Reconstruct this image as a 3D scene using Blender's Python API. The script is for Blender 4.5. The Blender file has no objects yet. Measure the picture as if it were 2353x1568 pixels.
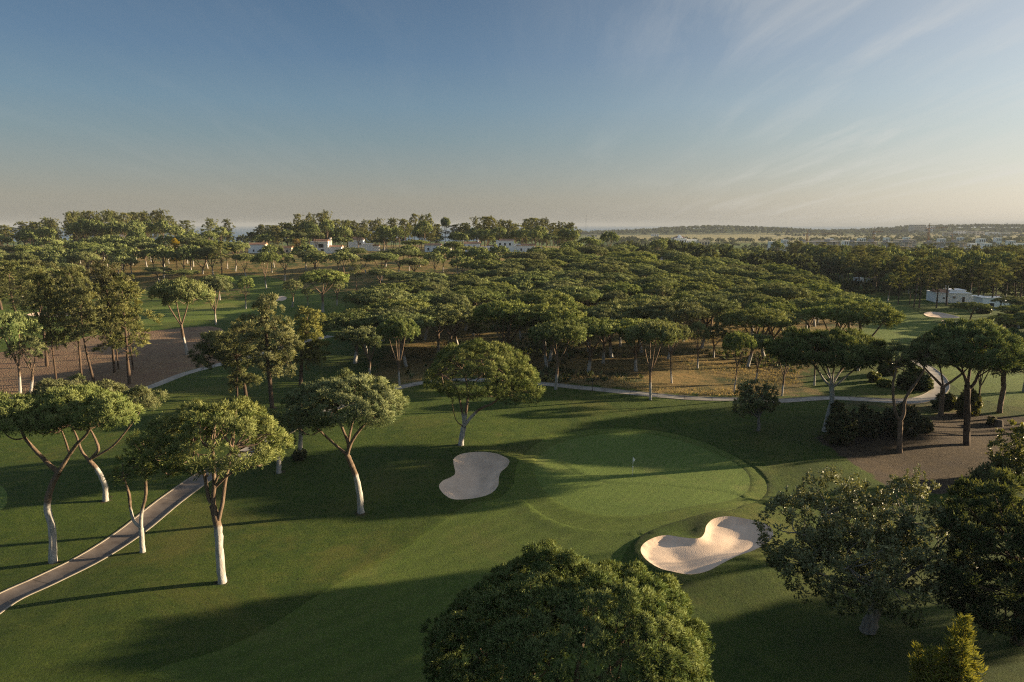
import bpy, math, random
import numpy as np
from mathutils import Vector
from mathutils.geometry import delaunay_2d_cdt

R = math.radians
scene = bpy.context.scene
COL = scene.collection

# ------------------------------------------------------------------ camera, sky, sun, exposure
CAM_Z, PITCH, FPX, CX, CY = 29.0, R(9.66), 1569.0, 1176.5, 784.0
cam_data = bpy.data.cameras.new('camera')
cam = bpy.data.objects.new('camera', cam_data)
COL.objects.link(cam)
cam.location = (0, 0, CAM_Z)
cam.rotation_euler = (math.pi / 2 - PITCH, 0, 0)
cam_data.sensor_width = 36.0
cam_data.lens = 24.0
cam_data.clip_start = 0.5
cam_data.clip_end = 60000
scene.camera = cam

SUN_EL, SUN_AZ = R(10.8), math.atan2(0.225, 0.974)      # azimuth measured from +X towards +Y
sun_dir = Vector((math.cos(SUN_AZ) * math.cos(SUN_EL), math.sin(SUN_AZ) * math.cos(SUN_EL), math.sin(SUN_EL)))
sd_ = bpy.data.lights.new('sun', 'SUN')
sd_.energy = 5.0
sd_.angle = R(0.6)
sd_.color = (1.0, 0.77, 0.48)
sun = bpy.data.objects.new('sun', sd_)
COL.objects.link(sun)
sun.rotation_euler = (-sun_dir).to_track_quat('-Z', 'Y').to_euler()
sun.location = (200, 60, 150)

world = bpy.data.worlds.new("World")
scene.world = world
world.use_nodes = True


def build_world():
    nt = world.node_tree
    N, L = nt.nodes, nt.links
    N.clear()
    out = N.new('ShaderNodeOutputWorld')
    bg = N.new('ShaderNodeBackground')
    L.new(bg.outputs[0], out.inputs[0])
    bg.inputs[1].default_value = 0.15
    sky = N.new('ShaderNodeTexSky')
    sky.sky_type = 'NISHITA'
    sky.sun_disc = False
    sky.sun_elevation = SUN_EL
    sky.sun_rotation = math.pi / 2 - SUN_AZ
    sky.altitude = 50
    sky.air_density = 1.0
    sky.dust_density = 1.5
    sky.ozone_density = 1.5
    tc = N.new('ShaderNodeTexCoord')
    sep = N.new('ShaderNodeSeparateXYZ')
    L.new(tc.outputs['Generated'], sep.inputs[0])
    # tint of the evening sky by elevation; unseen upper part brightened as added fill
    ramp = N.new('ShaderNodeValToRGB')
    L.new(sep.outputs['Z'], ramp.inputs[0])
    cr = ramp.color_ramp
    cr.elements[0].position = 0.0
    cr.elements[0].color = (0.285, 0.270, 0.235, 1)
    cr.elements[1].position = 1.0
    cr.elements[1].color = (0.24, 0.31, 0.40, 1)
    for p, c in ((0.035, (0.285, 0.275, 0.240)), (0.071, (0.235, 0.265, 0.262)), (0.115, (0.175, 0.245, 0.280)), (0.16, (0.138, 0.225, 0.300)), (0.22, (0.094, 0.172, 0.275)), (0.31, (0.064, 0.124, 0.218)), (0.42, (0.09, 0.165, 0.28)), (0.65, (0.20, 0.27, 0.37))):
        e = cr.elements.new(p)
        e.color = (*c, 1)
    # reference sky: slightly brighter towards the sun
    dot = N.new('ShaderNodeVectorMath')
    dot.operation = 'DOT_PRODUCT'
    L.new(tc.outputs['Generated'], dot.inputs[0])
    dot.inputs[1].default_value = (math.cos(SUN_AZ), math.sin(SUN_AZ), 0.12)
    glow = N.new('ShaderNodeMapRange')
    L.new(dot.outputs['Value'], glow.inputs[0])
    glow.inputs[1].default_value = -0.02
    glow.inputs[2].default_value = 1.0
    glow.inputs[3].default_value = 0.0
    glow.inputs[4].default_value = 1.0
    pw = N.new('ShaderNodeMath')
    pw.operation = 'POWER'
    pw.inputs[1].default_value = 2.4
    L.new(glow.outputs[0], pw.inputs[0])
    gcol = N.new('ShaderNodeMixRGB')
    gcol.inputs[1].default_value = (0, 0, 0, 1)
    gcol.inputs[2].default_value = (0.64, 0.605, 0.53, 1)
    L.new(pw.outputs[0], gcol.inputs[0])
    base = N.new('ShaderNodeMixRGB')
    base.blend_type = 'ADD'
    base.inputs[0].default_value = 1.0
    L.new(ramp.outputs[0], base.inputs[1])
    L.new(gcol.outputs[0], base.inputs[2])
    sc = N.new('ShaderNodeMixRGB')          # to the sky texture's physical scale
    sc.blend_type = 'MULTIPLY'
    sc.inputs[0].default_value = 1.0
    sc.inputs[2].default_value = (2.27, 2.27, 2.27, 1)
    L.new(base.outputs[0], sc.inputs[1])
    mix = N.new('ShaderNodeMixRGB')
    mix.inputs[0].default_value = 0.95
    L.new(sky.outputs[0], mix.inputs[1])
    L.new(sc.outputs[0], mix.inputs[2])
    # thin cirrus, laid out on a high layer (direction divided by its height)
    zc = N.new('ShaderNodeMath')
    zc.operation = 'ADD'
    zc.inputs[1].default_value = 0.10
    L.new(sep.outputs['Z'], zc.inputs[0])
    dv = N.new('ShaderNodeVectorMath')
    dv.operation = 'DIVIDE'
    L.new(tc.outputs['Generated'], dv.inputs[0])
    cmb = N.new('ShaderNodeCombineXYZ')
    for k in range(3):
        L.new(zc.outputs[0], cmb.inputs[k])
    L.new(cmb.outputs[0], dv.inputs[1])
    mp = N.new('ShaderNodeMapping')
    mp.inputs['Rotation'].default_value = (0, 0, R(14))
    mp.inputs['Scale'].default_value = (2.4, 0.42, 0.0)
    L.new(dv.outputs[0], mp.inputs[0])
    nz = N.new('ShaderNodeTexNoise')
    nz.inputs['Scale'].default_value = 1.5
    nz.inputs['Detail'].default_value = 7
    nz.inputs['Roughness'].default_value = 0.62
    nz.inputs['Distortion'].default_value = 0.5
    L.new(mp.outputs[0], nz.inputs[0])
    nr = N.new('ShaderNodeMapRange')
    L.new(nz.outputs['Fac'], nr.inputs[0])
    nr.inputs[1].default_value = 0.44
    nr.inputs[2].default_value = 0.80
    nr.inputs[3].default_value = 0.0
    nr.inputs[4].default_value = 1.0
    side = N.new('ShaderNodeMapRange')       # the cirrus lies towards the sun
    L.new(dot.outputs['Value'], side.inputs[0])
    side.inputs[1].default_value = 0.28
    side.inputs[2].default_value = 0.75
    side.inputs[3].default_value = 0.05
    side.inputs[4].default_value = 0.62
    pn = N.new('ShaderNodeTexNoise')
    pn.inputs['Scale'].default_value = 0.55
    pn.inputs['Detail'].default_value = 3
    L.new(dv.outputs[0], pn.inputs[0])
    pr = N.new('ShaderNodeMapRange')
    L.new(pn.outputs['Fac'], pr.inputs[0])
    pr.inputs[1].default_value = 0.38
    pr.inputs[2].default_value = 0.62
    pr.inputs[3].default_value = 0.1
    pr.inputs[4].default_value = 1.0
    m0 = N.new('ShaderNodeMath')
    m0.operation = 'MULTIPLY'
    L.new(nr.outputs[0], m0.inputs[0])
    L.new(pr.outputs[0], m0.inputs[1])
    ml = N.new('ShaderNodeMath')
    ml.operation = 'MULTIPLY'
    L.new(m0.outputs[0], ml.inputs[0])
    L.new(side.outputs[0], ml.inputs[1])
    cl = N.new('ShaderNodeMixRGB')
    L.new(ml.outputs[0], cl.inputs[0])
    L.new(mix.outputs[0], cl.inputs[1])
    cl.inputs[2].default_value = (1.66, 1.61, 1.5, 1)
    L.new(cl.outputs[0], bg.inputs[0])


build_world()
vs = scene.view_settings
scene.display_settings.display_device = 'sRGB'
vs.view_transform = 'Standard'
vs.look = 'None'
vs.gamma = 1.0
vs.exposure = 1.6
vs.use_curve_mapping = False
scene.render.engine = 'CYCLES'
cy = scene.cycles
cy.max_bounces = 5
cy.diffuse_bounces = 3
cy.glossy_bounces = 2
cy.transmission_bounces = 2
cy.volume_bounces = 0
cy.transparent_max_bounces = 4
cy.caustics_reflective = False
cy.caustics_refractive = False
cy.use_denoising = False
cy.pixel_filter_type = 'BLACKMAN_HARRIS'
cy.filter_width = 1.15

# ------------------------------------------------------------------ picture rays -> world
CP, SP = math.cos(PITCH), math.sin(PITCH)


def smooth(a, b, x):
    t = np.clip((np.asarray(x, float) - a) / (b - a), 0, 1)
    return t * t * (3 - 2 * t)


def gauss(x, y, cx, cy_, sx, sy):
    return np.exp(-((x - cx) / sx) ** 2 - ((y - cy_) / sy) ** 2)


def h0(x, y):
    x = np.asarray(x, float)
    y = np.asarray(y, float)
    near = 1 - smooth(160, 300, np.hypot(x, y - 60))
    h = near * (0.28 * np.sin(x / 11.0 + 0.6) * np.sin(y / 9.0 + 0.4) + 0.20 * np.sin(x / 6.1 - y / 8.3) + 0.35 * np.sin(x / 23 + y / 31))
    h = h + 1.5 * smooth(90, 108, y) * (1 - smooth(125, 170, y)) * smooth(-45, -5, x) * (1 - smooth(70, 110, x))      # bank behind the green
    h = h + 1.1 * gauss(x, y, 20, 53.5, 8, 4.2) + 0.7 * gauss(x, y, 24, 63, 7, 4)         # mounds round the bunker
    h = h + 0.8 * gauss(x, y, -2, 78, 5, 5) + 1.0 * gauss(x, y, -12, 92, 12, 7)
    h = h + 1.6 * gauss(x, y, 52, 92, 11, 9) + 0.9 * gauss(x, y, 40, 76, 7, 8)            # pine needle bank
    h = h + 0.9 * gauss(x, y, -26, 88, 9, 12) - 0.5 * gauss(x, y, -14, 60, 12, 8)
    xr = 40 + 0.10 * (y - 300)
    ridge = 14.0 * smooth(205, 385, y) * (1 - smooth(680, 1300, y)) * (1 - smooth(xr - 60, xr + 120, x))
    h = h + ridge + (1 - near) * 0.8 * np.sin(x / 41.0) * np.sin(y / 57.0) * (1 - smooth(900, 1500, y))
    h = h - 12.0 * smooth(430, 1000, y)
    # far coastal hills
    fx = smooth(280, 900, x)
    h = h + fx * smooth(2550, 2950, y) * (1 - smooth(3300, 3900, y)) * (19 + 5 * np.sin(x / 310.0) + 4 * np.sin(x / 137.0 + 1) + 10 * gauss(x, y, 2150, 2900, 330, 900) - 5 * gauss(x, y, 1400, 2900, 250, 900))
    h = h - 14 * smooth(3700, 4600, y) - 10 * smooth(1500, 2600, y) * (1 - smooth(-400, 350, x))
    return h


def ray(px, py):
    u, v = (px - CX) / FPX, (py - CY) / FPX
    return np.array([u, CP - v * SP, -SP - v * CP])


_ys = np.concatenate([np.linspace(18, 420, 1500), np.geomspace(421, 12000, 900)])


def hit(px, py, extra=0.0):
    d = ray(px, py)
    t = _ys / d[1]
    x, z = d[0] * t, CAM_Z + d[2] * t
    below = np.nonzero(z <= h0(x, _ys) + extra)[0]
    if len(below) == 0:
        y = _ys[-1]
    else:
        i = below[0]
        a, b = _ys[max(i - 1, 0)], _ys[i]
        for _ in range(24):
            m = (a + b) / 2
            tm = m / d[1]
            if CAM_Z + d[2] * tm <= float(h0(d[0] * tm, m)) + extra:
                b = m
            else:
                a = m
        y = (a + b) / 2
    t = y / d[1]
    return np.array([d[0] * t, y, CAM_Z + d[2] * t])


def at(px, py, Y):
    d = ray(px, py)
    t = Y / d[1]
    return np.array([d[0] * t, Y, CAM_Z + d[2] * t])


def Z1(pts): return [(x / 3.5, 448 + y / 3.5) for x, y in pts]
def Z2(pts): return [(588.2 + x / 3.5, 448 + y / 3.5) for x, y in pts]
def Z3(pts): return [(1176.4 + x / 3.5, 448 + y / 3.5) for x, y in pts]
def Z4(pts): return [(1764.5 + x / 3.5, 448 + y / 3.5) for x, y in pts]
def R1(pts): return [(x / 2.874, 850 + y / 2.874) for x, y in pts]
def R2(pts): return [(574.4 + x / 3.034, 746.7 + y / 3.034) for x, y in pts]
def R3(pts): return [(976.4 + x / 2.65, 976.4 + y / 2.65) for x, y in pts]
def R4(pts): return [(1665.7 + x / 3.425, 746.7 + y / 3.425) for x, y in pts]
def R5(pts): return [(1665.7 + x / 2.935, 1033.9 + y / 2.935) for x, y in pts]


def ground(pts, extra=0.0):
    return np.array([hit(px, py, extra)[:2] for px, py in pts])


# ------------------------------------------------------------------ polygon helpers
def catmull(P, n=6, closed=False):
    P = np.asarray(P, float)
    m = len(P)
    out = []
    rng_ = range(m) if closed else range(m - 1)
    for i in rng_:
        if closed:
            p0, p1, p2, p3 = P[(i - 1) % m], P[i], P[(i + 1) % m], P[(i + 2) % m]
        else:
            p0, p1, p2, p3 = P[max(i - 1, 0)], P[i], P[i + 1], P[min(i + 2, m - 1)]
        for k in range(n):
            t = k / n
            out.append(0.5 * (2 * p1 + (p2 - p0) * t + (2 * p0 - 5 * p1 + 4 * p2 - p3) * t * t + (3 * p1 - p0 - 3 * p2 + p3) * t ** 3))
    if not closed:
        out.append(P[-1])
    return np.array(out)


def inside(poly, x, y):
    x = np.asarray(x)
    y = np.asarray(y)
    r = np.zeros(x.shape, bool)
    n = len(poly)
    for i in range(n):
        x1, y1 = poly[i]
        x2, y2 = poly[(i + 1) % n]
        if y1 == y2:
            continue
        c = ((y1 > y) != (y2 > y)) & (x < (x2 - x1) * (y - y1) / (y2 - y1) + x1)
        r ^= c
    return r


def sdist(poly, x, y):
    """signed distance, positive inside"""
    x = np.asarray(x, float)
    y = np.asarray(y, float)
    d = np.full(x.shape, 1e9)
    n = len(poly)
    for i in range(n):
        ax, ay = poly[i]
        bx, by = poly[(i + 1) % n]
        dx, dy = bx - ax, by - ay
        L2 = dx * dx + dy * dy + 1e-12
        t = np.clip(((x - ax) * dx + (y - ay) * dy) / L2, 0, 1)
        d = np.minimum(d, np.hypot(x - ax - t * dx, y - ay - t * dy))
    return np.where(inside(poly, x, y), d, -d)


def ribbon(center, width):
    c = np.asarray(center)
    t = np.gradient(c, axis=0)
    t /= np.linalg.norm(t, axis=1)[:, None] + 1e-9
    n = np.stack([-t[:, 1], t[:, 0]], 1)
    w = np.broadcast_to(np.asarray(width, float), (len(c),))[:, None] / 2
    return np.concatenate([c + n * w, (c - n * w)[::-1]])


# ------------------------------------------------------------------ outlines on the ground
green_poly = catmull(ground(R3([(668, 280), (690, 200), (780, 130), (930, 80), (1150, 52), (1400, 62), (1600, 110), (1780, 180), (1900, 240), (1972, 310), (1975, 380), (1930, 430), (1830, 468), (1680, 487), (1560, 508), (1440, 535), (1320, 552), (1180, 556), (1040, 543), (900, 510), (790, 455), (705, 370)])), 5, True)
collar_poly = catmull(ground(R3([(545, 330), (590, 200), (690, 110), (860, 52), (1150, 22), (1430, 40), (1650, 92), (1830, 165), (1980, 250), (2065, 325), (2083, 395), (2060, 440), (1990, 482), (1850, 510), (1720, 535), (1580, 575), (1450, 610), (1300, 640), (1100, 645), (900, 620), (740, 560), (620, 470), (560, 400)])), 5, True)
fairway_poly = catmull(ground([(385, 1566), (520, 1490), (620, 1440), (770, 1345), (930, 1262), (1046, 1179), (1085, 1160), (1140, 1150), (1178, 1120), (1190, 1085), (1260, 1050), (1330, 1090), (1400, 1110), (1560, 1120), (1700, 1140), (1690, 1172), (1600, 1186), (1520, 1212), (1467, 1236), (1444, 1260), (1426, 1292), (1421, 1322), (1440, 1400), (1470, 1480), (1500, 1566)]), 4, True)
fairway_poly = np.concatenate([fairway_poly, [[10.5, 36.0], [8, 28], [-20, 28], [-24, 36]]]) if False else fairway_poly
bunkerA = catmull(ground(R2([(1425, 945), (1480, 915), (1590, 902), (1700, 910), (1770, 935), (1808, 970), (1795, 1010), (1750, 1045), (1735, 1090), (1730, 1140), (1690, 1190), (1620, 1220), (1520, 1238), (1430, 1238), (1380, 1220), (1335, 1180), (1318, 1140), (1345, 1105), (1400, 1080), (1430, 1055), (1425, 1010), (1418, 975)])), 4, True)
bunkerB = catmull(ground(R3([(1313, 780), (1345, 735), (1410, 703), (1480, 692), (1570, 705), (1640, 712), (1680, 705), (1703, 675), (1715, 630), (1760, 592), (1850, 577), (1950, 590), (2040, 610), (2100, 640), (2120, 690), (2080, 740), (2000, 785), (1900, 820), (1800, 870), (1720, 912), (1620, 932), (1520, 918), (1420, 890), (1340, 835)])), 4, True)
bunkerC = catmull(ground(Z4([(1255, 962), (1300, 948), (1400, 955), (1520, 983), (1532, 997), (1400, 996), (1290, 985)])), 4, True)
bunkerD = catmull(ground(Z4([(1395, 1022), (1450, 1014), (1550, 1038), (1545, 1060), (1480, 1066), (1425, 1058)])), 4, True)
bunkerE = catmull(ground([(62, 727), (85, 720), (140, 717), (200, 716), (212, 720), (190, 725), (120, 730)]), 4, True)
bunkerF = catmull(ground([(632, 688), (645, 682), (657, 684), (658, 689), (650, 693), (636, 693)]), 4, True)
BUNKERS = [(bunkerA, 1.35, 3.0), (bunkerB, 1.0, 4.6), (bunkerC, 0.9, 3.5), (bunkerD, 0.9, 3.5), (bunkerE, 0.6, 3.0), (bunkerF, 0.6, 2.0)]
path_c = catmull(ground([(-130, 1480), (0, 1384), (105, 1334), (208, 1283), (300, 1224), (390, 1152), (482, 1087), (560, 1042), (640, 1000), (700, 968), (757, 942), (840, 911), (925, 889), (985, 878), (1050, 873.5), (1130, 875), (1240, 882), (1330, 891), (1420, 900), (1500, 908), (1600, 916), (1700, 918), (1780, 921.5), (1835, 919), (1900, 915), (1960, 917), (2050, 922), (2105, 921), (2145, 908), (2163, 890), (2158, 870), (2138, 850), (2112, 834), (2085, 815)]), 5)
path_poly = ribbon(path_c, np.interp(np.arange(len(path_c)), [0, 35, 70, len(path_c)], [2.7, 2.6, 2.3, 2.3]))
path2_c = catmull(ground([(-60, 921), (0, 917), (120, 911), (250, 903), (337, 892), (428, 858), (523, 833), (590, 815), (660, 795), (760, 772)]), 5)
path2_poly = ribbon(path2_c, 2.4)
mulch_poly = catmull(ground([(-70, 815), (0, 810), (143, 790), (200, 774), (251, 768), (357, 760), (486, 750), (530, 775), (545, 800), (523, 829), (428, 853), (337, 887), (250, 898), (120, 905), (0, 911), (-70, 915)]), 3, True)
fair_left = catmull(ground([(-60, 772), (0, 770), (180, 758), (330, 746), (480, 735), (620, 738), (760, 728), (790, 700), (700, 668), (640, 642), (575, 632), (520, 640), (575, 672), (540, 690), (400, 704), (212, 713), (60, 712), (-60, 716)]), 3, True)
fair_right = catmull(ground(Z4([(660, 1160), (760, 1080), (830, 1000), (870, 900), (830, 862), (860, 846), (960, 855), (1050, 880), (1130, 905), (1210, 950), (1290, 1000), (1400, 1060), (1330, 1110), (1200, 1170), (900, 1200)])), 3, True)
fair_lowright = catmull(ground([(2130, 830), (2180, 832), (2230, 850), (2420, 872), (2420, 930), (2300, 930), (2240, 912), (2190, 886), (2168, 858)]), 3, True)
green_left = catmull(ground([(14, 1130), (16, 1148), (10, 1165), (-20, 1182), (-110, 1190), (-170, 1160), (-150, 1120), (-60, 1108), (-5, 1115)]), 4, True)
dry_poly = ground([(850, 868), (900, 800), (930, 765), (1010, 735), (1050, 700), (1200, 640), (1500, 590), (1850, 620), (1990, 690), (1975, 765), (1870, 830), (1830, 870), (1880, 905), (1700, 911), (1500, 902), (1240, 877), (1050, 868), (925, 883)])
bank_poly = ground(R4([(700, 905), (800, 850), (950, 850), (1200, 830), (1450, 800), (1600, 770), (1700, 690), (1900, 690), (2200, 720), (2500, 730), (2500, 1150), (1950, 1170), (1750, 1330), (1300, 1290), (1150, 1190), (1000, 1080), (860, 990)]))


def hfull(x, y):
    h = h0(x, y)
    for poly, depth, w in BUNKERS:
        c = poly.mean(0)
        r = np.max(np.linalg.norm(poly - c, axis=1)) + 4
        m = (np.abs(x - c[0]) < r) & (np.abs(y - c[1]) < r)
        if not m.any():
            continue
        s = sdist(poly, x[m], y[m])
        lip = np.where(s < 0, 0.30 * np.exp(-(s / 1.1) ** 2), 0.30 - 0.45 * smooth(0, 0.55, s) - (depth - 0.45) * smooth(0.3, w, s))
        h = h.copy()
        h[m] += lip
    for poly, amp in ((collar_poly, .11), (green_poly, .075), (fairway_poly, .07)):
        lo, hi = poly.min(0) - 1, poly.max(0) + 1
        m = (x > lo[0]) & (x < hi[0]) & (y > lo[1]) & (y < hi[1])
        h = h.copy()
        h[m] += amp * (1 - smooth(-.35, .05, sdist(poly, x[m], y[m]))) * smooth(-2.5, -.35, sdist(poly, x[m], y[m]))
    for poly in (path_poly, path2_poly):
        lo, hi = poly.min(0) - 1, poly.max(0) + 1
        m = (x > lo[0]) & (x < hi[0]) & (y > lo[1]) & (y < hi[1])
        h = h.copy()
        h[m] -= 0.10 * smooth(-0.02, 0.25, sdist(poly, x[m], y[m]))
    return h


# ------------------------------------------------------------------ materials
def mat(name, rough=0.9):
    m = bpy.data.materials.new(name)
    m.use_nodes = True
    nt = m.node_tree
    b = nt.nodes.get('Principled BSDF')
    b.inputs['Roughness'].default_value = rough
    b.inputs['Specular IOR Level'].default_value = 0.2
    return m, nt, b


def noise(nt, vec, scale, detail=4, rough=0.6, dist=0.0):
    n = nt.nodes.new('ShaderNodeTexNoise')
    n.inputs['Scale'].default_value = scale
    n.inputs['Detail'].default_value = detail
    n.inputs['Roughness'].default_value = rough
    n.inputs['Distortion'].default_value = dist
    if vec is not None:
        nt.links.new(vec, n.inputs['Vector'])
    return n.outputs['Fac']


def rng_map(nt, v, a, b, c=0.0, d=1.0):
    n = nt.nodes.new('ShaderNodeMapRange')
    nt.links.new(v, n.inputs[0])
    for i, q in enumerate((a, b, c, d)):
        n.inputs[i + 1].default_value = q
    return n.outputs[0]


def mixc(nt, fac, a, b, mode='MIX'):
    n = nt.nodes.new('ShaderNodeMixRGB')
    n.blend_type = mode
    for s, v in ((0, fac), (1, a), (2, b)):
        if isinstance(v, (int, float)):
            n.inputs[s].default_value = v
        elif isinstance(v, tuple):
            n.inputs[s].default_value = (*v, 1)
        else:
            nt.links.new(v, n.inputs[s])
    return n.outputs[0]


def mth(nt, op, a, b=None):
    n = nt.nodes.new('ShaderNodeMath')
    n.operation = op
    for s, v in ((0, a), (1, b)):
        if v is None:
            continue
        if isinstance(v, (int, float)):
            n.inputs[s].default_value = v
        else:
            nt.links.new(v, n.inputs[s])
    return n.outputs[0]


def pos(nt):
    return nt.nodes.new('ShaderNodeNewGeometry').outputs['Position']


def mapping(nt, v, scale=(1, 1, 1), rot=(0, 0, 0)):
    n = nt.nodes.new('ShaderNodeMapping')
    n.inputs['Scale'].default_value = scale
    n.inputs['Rotation'].default_value = rot
    nt.links.new(v, n.inputs[0])
    return n.outputs[0]


def bump(nt, b, height, strength, dist):
    n = nt.nodes.new('ShaderNodeBump')
    n.inputs['Strength'].default_value = strength
    n.inputs['Distance'].default_value = dist
    nt.links.new(height, n.inputs['Height'])
    nt.links.new(n.outputs[0], b.inputs['Normal'])


def attr(nt, name):
    n = nt.nodes.new('ShaderNodeAttribute')
    n.attribute_name = name
    return n


def grass_color(nt, p, c1, c2, c3):
    a = rng_map(nt, noise(nt, p, 0.16, 4), 0.38, 0.62)
    b = rng_map(nt, noise(nt, p, 3.4, 6, 0.8), 0.36, 0.64)
    c = rng_map(nt, noise(nt, p, 0.7, 3, 0.6), 0.4, 0.7)
    col = mixc(nt, a, c1, c2)
    col = mixc(nt, mth(nt, 'MULTIPLY', c, 0.75), col, c3)
    col = mixc(nt, rng_map(nt, b, 0, 1, 0.0, 0.62), col, tuple(x * 0.38 for x in c1))
    col = mixc(nt, rng_map(nt, noise(nt, p, 0.055, 6, 0.72, 0.6), 0.52, 0.66, 0, 0.55), col, (c3[0] * 1.35, c3[1] * 0.92, c3[2] * 1.5))
    return mixc(nt, rng_map(nt, noise(nt, p, 0.33, 6, 0.7), 0.55, 0.75, 0, 0.4), col, tuple(x * y for x, y in zip(c3, (1.25, 1.05, 1.2))))


def make_ground_mat():
    m, nt, b = mat('rough_grass_ground')
    p = pos(nt)
    col = grass_color(nt, p, (0.051, 0.098, 0.010), (0.074, 0.127, 0.012), (0.116, 0.160, 0.022))
    ms = attr(nt, 'mask')
    sp = nt.nodes.new('ShaderNodeSeparateColor')
    nt.links.new(ms.outputs['Color'], sp.inputs[0])
    wob = rng_map(nt, noise(nt, p, 0.35, 6, 0.65), 0.3, 0.7, -0.42, 0.42)
    # dry meadow
    dry = grass_color(nt, p, (0.40, 0.265, 0.10), (0.27, 0.20, 0.075), (0.12, 0.12, 0.042))
    dry = mixc(nt, rng_map(nt, noise(nt, p, 0.12, 5, 0.65), 0.5, 0.64), dry, (0.055, 0.07, 0.022))
    f = rng_map(nt, mth(nt, 'ADD', sp.outputs[0], wob), 0.38, 0.62)
    col = mixc(nt, f, col, dry)
    # bare needle bank
    bare = mixc(nt, rng_map(nt, noise(nt, p, 1.3, 6, 0.7), 0.35, 0.65), (0.060, 0.042, 0.026), (0.130, 0.095, 0.058))
    bare = mixc(nt, rng_map(nt, noise(nt, p, 0.22, 4), 0.45, 0.62), bare, (0.075, 0.056, 0.042))
    f2 = rng_map(nt, mth(nt, 'ADD', sp.outputs[1], wob), 0.40, 0.60)
    col = mixc(nt, f2, col, bare)
    # marsh and far fields
    marsh = mixc(nt, rng_map(nt, noise(nt, mapping(nt, p, (0.004, 0.02, 0.01)), 1.0, 6), 0.4, 0.65), (0.30, 0.25, 0.105), (0.17, 0.17, 0.07))
    col = mixc(nt, sp.outputs[2], col, marsh)
    nt.links.new(col, b.inputs['Base Color'])
    bump(nt, b, noise(nt, p, 4.5, 7, 0.8), 1.0, 0.75)
    return m


def grass_mat(name, c1, c2, c3, stripe=None, bs=0.35):
    m, nt, b = mat(name)
    p = pos(nt)
    col = grass_color(nt, p, c1, c2, c3)
    if stripe:
        ang, width, amt = stripe
        w = nt.nodes.new('ShaderNodeTexWave')
        w.inputs['Scale'].default_value = 1.0 / width
        w.inputs['Distortion'].default_value = 1.2
        w.inputs['Detail'].default_value = 2
        w.inputs['Detail Scale'].default_value = 0.6
        nt.links.new(mapping(nt, p, (0.32, 0.32, 0.32), (0, 0, ang)), w.inputs['Vector'])
        col = mixc(nt, mth(nt, 'MULTIPLY', w.outputs['Fac'], amt), col, tuple(x * 0.55 for x in c1))
    nt.links.new(col, b.inputs['Base Color'])
    bump(nt, b, noise(nt, p, 9.0, 6, 0.75), 1.0, bs)
    return m


def make_sand_mat():
    m, nt, b = mat('bunker_sand', 0.95)
    p = pos(nt)
    a = rng_map(nt, noise(nt, p, 0.45, 5, 0.6), 0.35, 0.65)
    col = mixc(nt, a, (0.50, 0.385, 0.295), (0.64, 0.50, 0.385))
    col = mixc(nt, rng_map(nt, noise(nt, p, 7, 4, 0.7), 0.35, 0.7, 0, 0.35), col, (0.34, 0.27, 0.22))
    w = nt.nodes.new('ShaderNodeTexWave')
    w.inputs['Scale'].default_value = 3.5
    w.inputs['Distortion'].default_value = 7
    w.inputs['Detail'].default_value = 3
    nt.links.new(mapping(nt, p, (0.5, 0.5, 0.5), (0, 0, 0.7)), w.inputs['Vector'])
    nt.links.new(col, b.inputs['Base Color'])
    hgt = mth(nt, 'ADD', mth(nt, 'MULTIPLY', w.outputs['Fac'], 0.14), noise(nt, p, 4.0, 6, 0.7))
    bump(nt, b, hgt, 0.35, 0.09)
    return m


def make_path_mat():
    m, nt, b = mat('worn_concrete_path', 0.8)
    p = pos(nt)
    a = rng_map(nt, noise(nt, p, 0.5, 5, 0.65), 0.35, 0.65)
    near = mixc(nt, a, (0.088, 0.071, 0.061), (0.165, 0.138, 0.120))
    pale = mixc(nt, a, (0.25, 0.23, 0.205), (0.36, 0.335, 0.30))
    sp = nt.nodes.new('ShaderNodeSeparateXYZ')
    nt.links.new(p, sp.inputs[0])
    col = mixc(nt, rng_map(nt, sp.outputs['Y'], 72, 92), near, pale)  # near stretch darker, far stretch paler: shade and light put into the colour
    col = mixc(nt, rng_map(nt, noise(nt, p, 9, 4, 0.7), 0.4, 0.7, 0, 0.4), col, (0.085, 0.072, 0.064))
    col = mixc(nt, rng_map(nt, noise(nt, mapping(nt, p, (0.3, 0.3, 0.3)), 1.0, 4), 0.55, 0.7, 0, 0.6), col, (0.09, 0.075, 0.066))
    run = attr(nt, 'tint').outputs['Fac']
    jt = mth(nt, 'LESS_THAN', mth(nt, 'FRACT', mth(nt, 'DIVIDE', run, 4.4)), 0.022)
    col = mixc(nt, mth(nt, 'MULTIPLY', jt, 0.7), col, (0.04, 0.035, 0.03))
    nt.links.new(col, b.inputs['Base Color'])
    bump(nt, b, noise(nt, p, 8, 4), 0.15, 0.03)
    return m


def make_mulch_mat():
    m, nt, b = mat('bark_mulch')
    p = pos(nt)
    v = nt.nodes.new('ShaderNodeTexVoronoi')
    v.inputs['Scale'].default_value = 4.0
    nt.links.new(p, v.inputs['Vector'])
    sp = nt.nodes.new('ShaderNodeSeparateColor')
    nt.links.new(v.outputs['Color'], sp.inputs[0])
    col = mixc(nt, sp.outputs[0], (0.105, 0.068, 0.040), (0.27, 0.185, 0.110))
    col = mixc(nt, rng_map(nt, noise(nt, p, 0.25, 4), 0.4, 0.62), col, (0.17, 0.105, 0.066))
    nt.links.new(col, b.inputs['Base Color'])
    bump(nt, b, v.outputs['Distance'], 0.9, 0.16)
    return m


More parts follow.
